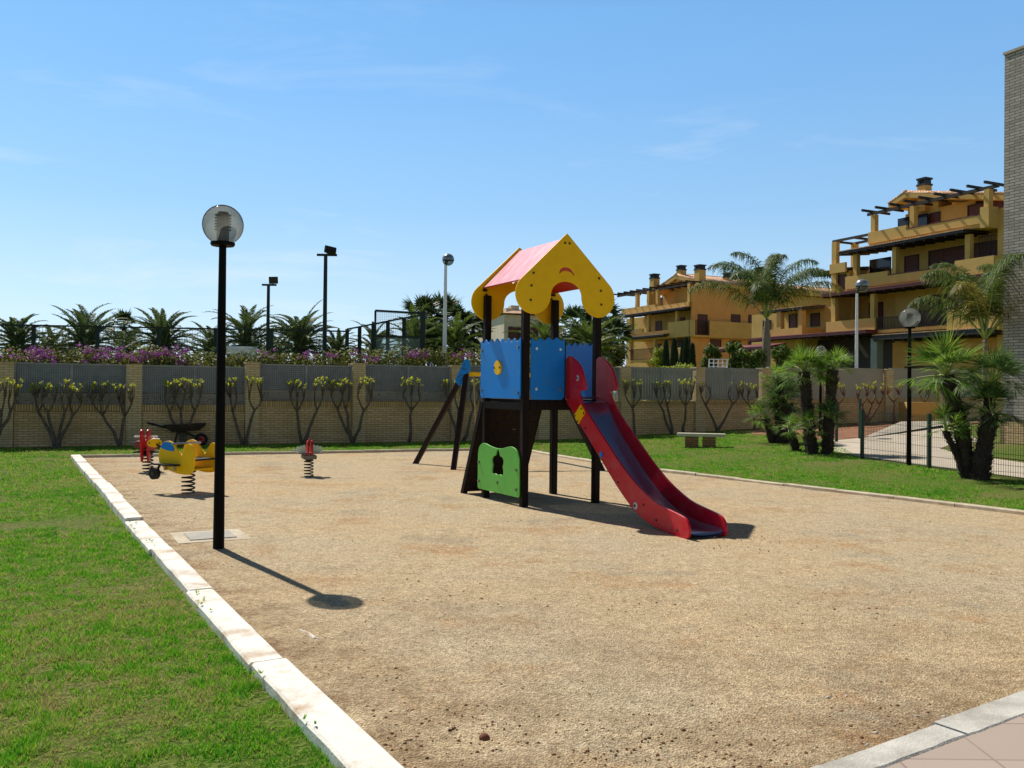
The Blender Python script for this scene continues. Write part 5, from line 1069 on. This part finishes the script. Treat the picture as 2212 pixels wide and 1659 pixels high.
def canopy(t_, x0, x1, y0, y1, z0, z1, edge='house_wood', thick=.16):
    """lean-to canopy: low front edge z0 at y0, high rear edge z1 at y1; tiles on top, dark boards and rafters below"""
    c = MB(); vs = [(x0, y0, z0), (x1, y0, z0), (x1, y1, z1), (x0, y1, z1)]; c.add(vs+[(x, y, z-thick) for x, y, z in vs], [(0, 1, 2, 3), (7, 6, 5, 4), (0, 4, 5, 1), (1, 5, 6, 2), (2, 6, 7, 3), (3, 7, 4, 0)])
    o = c.build('canopy', edge, t_, True); t2 = MB(); dz = .02; n_ = int((x1-x0)/.3)
    vs = [(x0-.03, y0-.04, z0+dz), (x1+.03, y0-.04, z0+dz), (x1+.03, y1, z1+dz), (x0-.03, y1, z1+dz)]; t2.add(vs+[(x, y, z+.06) for x, y, z in vs], [(3, 2, 1, 0), (4, 5, 6, 7), (0, 1, 5, 4), (1, 2, 6, 5), (2, 3, 7, 6), (3, 0, 4, 7)]); t2.build('canopy_tiles', 'tile' if edge == 'house_wood' else edge, o, True)
    rf = MB()
    for k in range(int((x1-x0)/.8)+1): x = x0+.1+k*.8; rf.bar((x, y0+.05, z0-thick-.06), (x, y1-.05, z1-thick-.06), .09, .12, (1, 0, 0))
    rf.build('rafters', 'house_wood', o, True); return o
def railing(t_, x0, x1, y, z0, z1, face='y'):
    b = MB(); n = int((x1-x0)/.12)
    f = (lambda a, c, za, zb, w_=.03: b.box(a, c, y-w_/2, y+w_/2, za, zb)) if face == 'y' else (lambda a, c, za, zb, w_=.03: b.box(y-w_/2, y+w_/2, a, c, za, zb))
    for k in range(n+1): x = x0+(x1-x0)*k/n; f(x-.014, x+.014, z0, z1)
    f(x0, x1, z1, z1+.05, .06); f(x0, x1, z0+.06, z0+.1, .045); return b.build('railing', 'house_wood', t_, True)
def chimney(t_, x, y, w_, z0, z1):
    c = MB().box(x-w_/2, x+w_/2, y-w_/2, y+w_/2, z0, z1-.55).build('chimney', 'ochre', t_, True)
    k = MB(); k.box(x-w_/2-.05, x+w_/2+.05, y-w_/2-.05, y+w_/2+.05, z1-.549, z1-.42)
    for i in range(4):
        for s in (-1, 1): k.box(x-w_/2+.02+w_*.27*i, x-w_/2+.07+w_*.27*i, y+s*(w_/2-.02)-.02, y+s*(w_/2-.02)+.02, z1-.42, z1-.12)
    k.box(x-w_/2+.06, x+w_/2-.06, y-w_/2+.06, y+w_/2-.06, z1-.42, z1-.12); k.box(x-w_/2-.05, x+w_/2+.05, y-w_/2-.05, y+w_/2+.05, z1-.12, z1); k.build('cowl', 'cap_black', c, True)
def gable_roof(t_, xr, zr, xl, zl, xR, zR, y0, y1, th=.34):
    r = MB(); vs = []
    for y in (y0, y1): vs += [(xl, y, zl), (xr, y, zr), (xR, y, zR), (xR, y, zR-th), (xr, y, zr-th), (xl, y, zl-th)]
    r.add(vs, [(0, 1, 4, 5), (1, 2, 3, 4), (6, 11, 10, 7), (7, 10, 9, 8), (5, 4, 10, 11), (4, 3, 9, 10), (0, 5, 11, 6), (2, 8, 9, 3), (0, 6, 7, 1), (1, 7, 8, 2)]); o = r.build('roof', 'ochre', t_, True)
    t2 = MB()
    for (xa, za, xb, zb) in ((xl-.06, zl, xr, zr), (xR+.06, zR, xr, zr)):
        n = int((y1-y0)/.3)
        for k in range(n):
            y = y0-.05+(y1-y0+.05)*(k+.5)/n; t2.tube([(xa, y, za+.03), (xb, y, zb+.05)], .12, 8)
    t2.tube([(xr, y0-.06, zr+.08), (xr, y1, zr+.08)], .13, 8); t2.build('roof_tiles', 'tile', o, True, smooth=True); return o
def pergola(t_, x0, x1, y0, y1, z, n, ext=.5, zl=None):
    b = MB(); b.box(x0-.3, x1+.3, y0-.08, y0+.08, z, z+.2)
    for k in range(n): x = x0+(x1-x0)*k/(n-1); b.box(x-.06, x+.06, y0-ext, y1, z+.2, z+.36)
    return b.build('pergola', 'house_wood', t_, True)
# ---- large building
B1 = thing('apartment_building', 'large ochre four storey apartment building with stepped terraces on the right', 'building', (28.6, 55, 0), BA)
bpart(B1, 'wall', 'ochre', [(-7.7, 6, 2.6, 16, 0, 13.3), (-11.6, -7.7, 3.2, 16, 0, 10.9), (-7.7, 1.35, 1.5, 2.6, 0, .3)])
bpart(B1, 'side_wall', 'ochre', [(1.45, 2.5, .9, 2.597, 0, 13.2), (2.5, 9, 1.4, 2.6, 0, 12.9)])
bpart(B1, 'floor_slab', 'ochre', [(-11.6, 2.2, .12, 2.6, 5.9, 6.15), (-10, 2.2, .12, 2.6, 9.05, 9.3), (-7.85, 1.44, .12, 2.6, 12.1, 12.3)])
bpart(B1, 'parapet', 'ochre', [(-7.85, -4.6, 0, .18, 12.3, 13.12), (-4.6, .9, 0, .18, 12.3, 12.83), (.9, 1.5, 0, .9, 12.0, 13.3)])
bpart(B1, 'parapet', 'ochre', [(-9.92, -6.1, 0, .18, 9.27, 10.2), (-6.1, -.65, 0, .18, 9.27, 9.86), (-.65, 2.03, -.25, .18, 8.5, 10.15), (1.83, 2.03, .18, 2.6, 8.5, 10.15)])
bpart(B1, 'parapet', 'ochre', [(-11.65, -7.1, -.1, .18, 6.15, 7.0)]); bpart(B1, 'parapet', 'ochre', [(-1.2, 2.4, -.25, .18, 5.6, 7.05)])
bpart(B1, 'parapet_coping', 'shutter', [(-4.6, .9, -.02, .2, 12.832, 12.9)]); bpart(B1, 'parapet_coping', 'shutter', [(-6.1, -.65, -.02, .2, 9.862, 9.93)])
railing(B1, -7.1, -1.2, .05, 6.12, 6.93)
for x, z0, z1, w_ in ((-7.6, 13.12, 14.38, .5), (-4.3, 12.83, 14.38, .5), (1.2, 13.3, 14.4, .5), (-9.2, 10.2, 11.8, .46), (-5.75, 9.86, 11.8, .46), (-.1, 9.9, 11.8, .5), (-7.6, 7.0, 8.75, .5), (-11.2, 7.0, 8.75, .4)): bpart(B1, 'column', 'ochre', [(x-w_*.36, x+w_*.36, .19, .55, z0-.3, z1)])
for x, z1 in ((-11.3, 13.1), (-11.4, 9.0)): bpart(B1, 'column', 'ochre', [(x-.2, x+.2, 2.2, 2.6, 9.3 if z1 > 10 else 7, z1)])
canopy(B1, -10.15, .1, -.45, 2.6, 12.0, 12.28); canopy(B1, -11.7, 1.75, -.5, 2.6, 9.0, 9.22, 'awning_red', .14)
canopy(B1, -12.4, -7.05, -1.0, 2.6, 6.05, 6.12, 'awning_red', .16); canopy(B1, -7.0, 2.2, -.4, 2.6, 5.7, 5.85, 'house_wood', .3); canopy(B1, -19.4, -12.42, -.9, 3.3, 6.05, 6.5, 'awning_red', .16); canopy(B1, -22.4, -14.9, -2.6, -.95, 5.2, 5.5, 'awning_red', .14); bpart(B1, 'porch_shade', 'house_wood', [(-19, -7.4, 2.9, 3.1, 0, 5.9)])  # dark porch board stands in for the shade under the awnings
canopy(B1, -13.4, -9.95, .2, 2.6, 10.85, 11.1)
pg = pergola(B1, -7.9, 1.6, .35, 2.2, 14.4, 9, .9); bpart(B1, 'pergola', 'house_wood', [(-11.5, -7.86, .3, .45, 12.98, 13.15), (-11.5, -7.86, 2.3, 2.45, 12.98, 13.15), (-11.5, -11.35, .45, 2.3, 12.99, 13.14), (-9.6, -9.45, .45, 2.3, 12.99, 13.14)])
bpart(B1, 'column', 'ochre', [(-11.45, -11.0, .2, .55, 9.3, 12.98)]); bpart(B1, 'parapet', 'ochre', [(-11.45, -9.93, .0, .18, 10.6, 11.3)])
gable_roof(B1, -6.1, 15.8, -7.5, 15.3, 5.5, 13.3, 1.6, 14)
bpart(B1, 'gable_wall', 'ochre', [(-6.9, 2.2, 2.62, 4, 13.3, 13.9), (-6.9, -1.4, 2.63, 4, 13.9, 14.5), (-6.7, -4.2, 2.64, 4, 14.5, 15.0)])
chimney(B1, -5.3, 2.6, .66, 14.4, 16.75)
for x0, x1, z0, z1, n in ((-1.9, 1.2, 12.9, 14.2, 3), (-4.9, -4.0, 12.3, 14.2, 1), (-4.9, 1.0, 9.35, 11.6, 5), (-6.9, -5.7, 9.35, 11.5, 1), (-5.7, -2.0, 6.2, 8.5, 4), (-8.1, -6.9, 6.2, 8.3, 1), (-10.6, -9.3, 6.2, 8.5, 2), (-6.0, 1, 2.2, 5.2, 4)): window(B1, x0, x1, z0, z1, 2.598 if x0 > -7.71 else 2.598, n=n) if x0 > -7.7 else window(B1, x0, x1, z0, z1, 3.198, n=n)
bpart(B1, 'screen', 'dark_glass', [(-9.8, -7.9, 2.3, 2.4, 9.3, 11.6)]); bpart(B1, 'screen', 'dark_glass', [(-7.2, -4.75, 2.2, 2.3, 12.3, 14.2)]); railing(B1, .2, 1.3, .9, 9.9, 11.6)
window(B1, 3.0, 5.2, 12.0, 12.4, 1.398, n=1); bpart(B1, 'lower_wall', 'ochre_orange', [(-7.3, 7, 1.9, 2.5, 0, 5.3)])
bpart(B1, 'column', 'slat_grey', [(-7.35, -6.8, -.2, .4, 0, 5.55)])
window(B1, -6.2, -2.5, .4, 3.6, 1.89, n=3)
bpart(B1, 'wing_wall', 'ochre', [(-24, -11.61, 3.4, 14, 0, 8.6), (-19.5, -15.5, 1.2, 3.4, 0, 6.9)])
for x0, x1, z0, z1 in ((-13.9, -12.4, 6.0, 8.2), (-16.8, -15.8, 7.1, 8.2), (-19.3, -18.4, 6.9, 8.3), (-22.5, -21.5, 6.4, 8.0)): window(B1, x0, x1, z0, z1, 3.398, n=1)
canopy(B1, -20.2, -15.2, 1.0, 3.4, 8.5, 8.8); bpart(B1, 'column', 'ochre', [(-18.4, -17.9, 1.2, 1.6, 6.9, 8.4), (-15.9, -15.5, 1.2, 1.6, 6.9, 8.4)])
bpart(B1, 'bay_wall', 'ochre', [(-11.42, -9.97, .45, 3.19, 9.0, 10.82)]); window(B1, -11.0, -10.25, 9.35, 10.5, .447, n=1); bpart(B1, 'bay_wall', 'ochre', [(-11.75, -11.4, .5, 3.19, 6.2, 9.0)])
# ---- smaller building
B2 = thing('apartment_building', 'smaller ochre apartment building with gabled tile roof and chimneys behind the cypresses', 'building', (17.9, 90, 0), BA)
bpart(B2, 'wall', 'ochre', [(-11.5, .3, 2.6, 14, 0, 11.2), (-15.5, -11.5, 2.7, 14, 0, 10.4), (-8.5, .32, 2.9, 14, 11.2, 12.9), (.3, .36, .1, 2.6, 0, 5.2)])
bpart(B2, 'right_wall', 'ochre_orange', [(.38, .6, .3, 2.6, 0, 12.6), (.3, .62, 2.6, 13.9, 0, 12.7)])
bpart(B2, 'floor_slab', 'ochre', [(-11, .4, .12, 2.6, 7.4, 7.6), (-12.4, .4, .12, 2.6, 10.5, 10.7), (-11, .4, .12, 2.6, 5.0, 5.2)])
bpart(B2, 'parapet', 'ochre', [(-12.4, -5.6, 0, .18, 10.5, 11.2), (-5.6, .4, 0, .18, 10.5, 10.95)]); bpart(B2, 'parapet', 'ochre', [(-10.9, -8, 0, .18, 7.5, 8.7), (-8, -3.2, 0, .18, 7.5, 8.25), (-3.2, .45, 0, .18, 7.4, 9.05)])
bpart(B2, 'parapet', 'ochre', [(.62, 1.3, .0, .15, 7.4, 9.05), (1.12, 1.3, 2.0, 8.4, 7.5, 9.0), (.62, 1.12, 8.25, 8.4, 7.5, 9.0)]); bpart(B2, 'floor_slab', 'ochre', [(.62, 1.3, .15, 8.4, 7.3, 7.5)]); railing(B2, .15, 2.0, 1.2, 7.5, 9.0, 'x')
bpart(B2, 'parapet', 'ochre', [(-6, .3, 0, .18, 5.0, 6.3)]); railing(B2, -10.6, -6, .1, 5.2, 6.4)
for x, z0, z1 in ((-9.6, 11.2, 12.8), (-5.6, 10.95, 12.8), (.1, 10.9, 12.9), (-7.3, 11.2, 12.8), (-7.3, 8.25, 10.5), (-2.0, 9.0, 10.5), (-10.7, 8.7, 10.5), (-6, 6.3, 8), (-10.8, 5.2, 8)): bpart(B2, 'column', 'ochre', [(x-.2, x+.2, .19, .55, z0-.3, z1)])
canopy(B2, -12.2, .3, -.6, 2.6, 10.35, 10.7); canopy(B2, -11.6, -3, -.7, 2.6, 7.75, 8.0); pergola(B2, -13.6, .6, .4, 2.6, 12.75, 12, 1.0)
gable_roof(B2, -3.8, 14.3, -8.2, 12.95, .95, 12.95, 1.4, 14, .4); bpart(B2, 'gable_wall', 'ochre', [(-6.2, -.3, 2.95, 4, 12.9, 13.5), (-5, -2.3, 2.96, 4, 13.5, 13.95)])
gable_roof(B2, -3.8, 14.0, -8.2, 12.8, .95, 12.8, 14.3, 26, .4); bpart(B2, 'rear_wing', 'ochre', [(-8, .3, 14, 26, 0, 12.4)])
for x, y, w_, z0, z1 in ((-7.2, 1.0, .8, 11, 14.75), (-3.5, 1.9, .75, 13.5, 15.3), (.0, 1.7, .85, 12, 14.9), (-.6, 10.2, .85, 12.5, 15.3), (-1.6, 6.6, .7, 13, 14.6)): chimney(B2, x, y, w_, z0, z1)
for x0, x1, z0, z1 in ((-2.7, -.5, 10.8, 12.4), (-8.9, -7.9, 10.9, 12.3), (-2.2, -.2, 7.6, 9.9), (-5.2, -3.7, 7.6, 9.8), (-9.2, -8.0, 7.7, 9.7), (-5.8, -1.5, 5.6, 7.3), (-9.4, -8, 5.2, 7.1)): window(B2, x0, x1, z0, z1, 2.598, n=2)
for y0, y1, z0, z1 in ((5.3, 6.5, 7.6, 9.9), (7.6, 8.9, 7.6, 9.95), (2.6, 4.0, 6.0, 7.2), (5.3, 6.6, 6.0, 7.15), (7.6, 8.9, 6.0, 7.1), (1.0, 2.2, 7.6, 9.7)): window(B2, y0, y1, z0, z1, .622, n=2, face='x')
railing(B2, 7.4, 9.1, .9, 7.6, 8.7, 'x'); bpart(B2, 'lean_to', 'awning_red', [(-2, 3.5, 8.2, 17, 6.1, 6.22)])
# ---- pale house far behind the tower
H = thing('house', 'pale distant house with tiled hip roof and chimney seen through the tower posts', 'house', tuple(P(1110, 845, 85).xy)+(0,), .3)
zr = P(1110, 672, 85).z; ze = P(1110, 686, 85).z; s = 85/FP
bpart(H, 'wall', 'cream_house', [(-50*s, 34*s, -4, 6, 0, ze-.1)]); rf = MB(); x0, x1 = -56*s, 39*s; vs = [(x0, -4.6, ze), (x1, -4.6, ze), (x1, 6.6, ze), (x0, 6.6, ze), (x0+3.2, 1, zr+.3), (x1-3.2, 1, zr+.3)]
rf.add(vs, [(0, 1, 5, 4), (1, 2, 5), (2, 3, 4, 5), (3, 0, 4), (3, 2, 1, 0)]); rf.build('roof', 'tile', H, True)
c = bpart(H, 'chimney', 'cream_house', [(-15*s, 3*s, -1, 0, zr-1.2, P(1105, 662, 85).z)]); bpart(H, 'cowl', 'cream_house', [(-26*s, -16*s, -1, 0, zr-1, P(1105, 668, 85).z)]); bpart(H, 'low_wing', 'cream_house', [(34*s, 90*s, -3, 4, 0, P(1150, 705, 85).z)])
for x in (-30, -8, 12): window(H, x*s-.5, x*s+.5, ze-2.4, ze-1.2, -4.003, n=1)
# ---- grey brick building at the right edge
q = G(2165, 960); BB = thing('brick_building', 'tall pale grey brick building cut off by the right edge', 'building', (q.x, q.y, 0), BA)
ht = P(2165, 119, q.y).z
bpart(BB, 'wall', 'tower_brick', [(0, 16, 0, 12, .9, ht)]); bpart(BB, 'plinth', 'wall_brick', [(-.04, 16.04, -.04, 12.04, -.2, .9)]); bpart(BB, 'coping', 'concrete', [(-.03, 16.03, -.03, 12.03, ht+.001, ht+.07)])
window(BB, 1.2, 2.2, ht-2.6, ht-1.4, -.001, 'dark_glass', n=1)
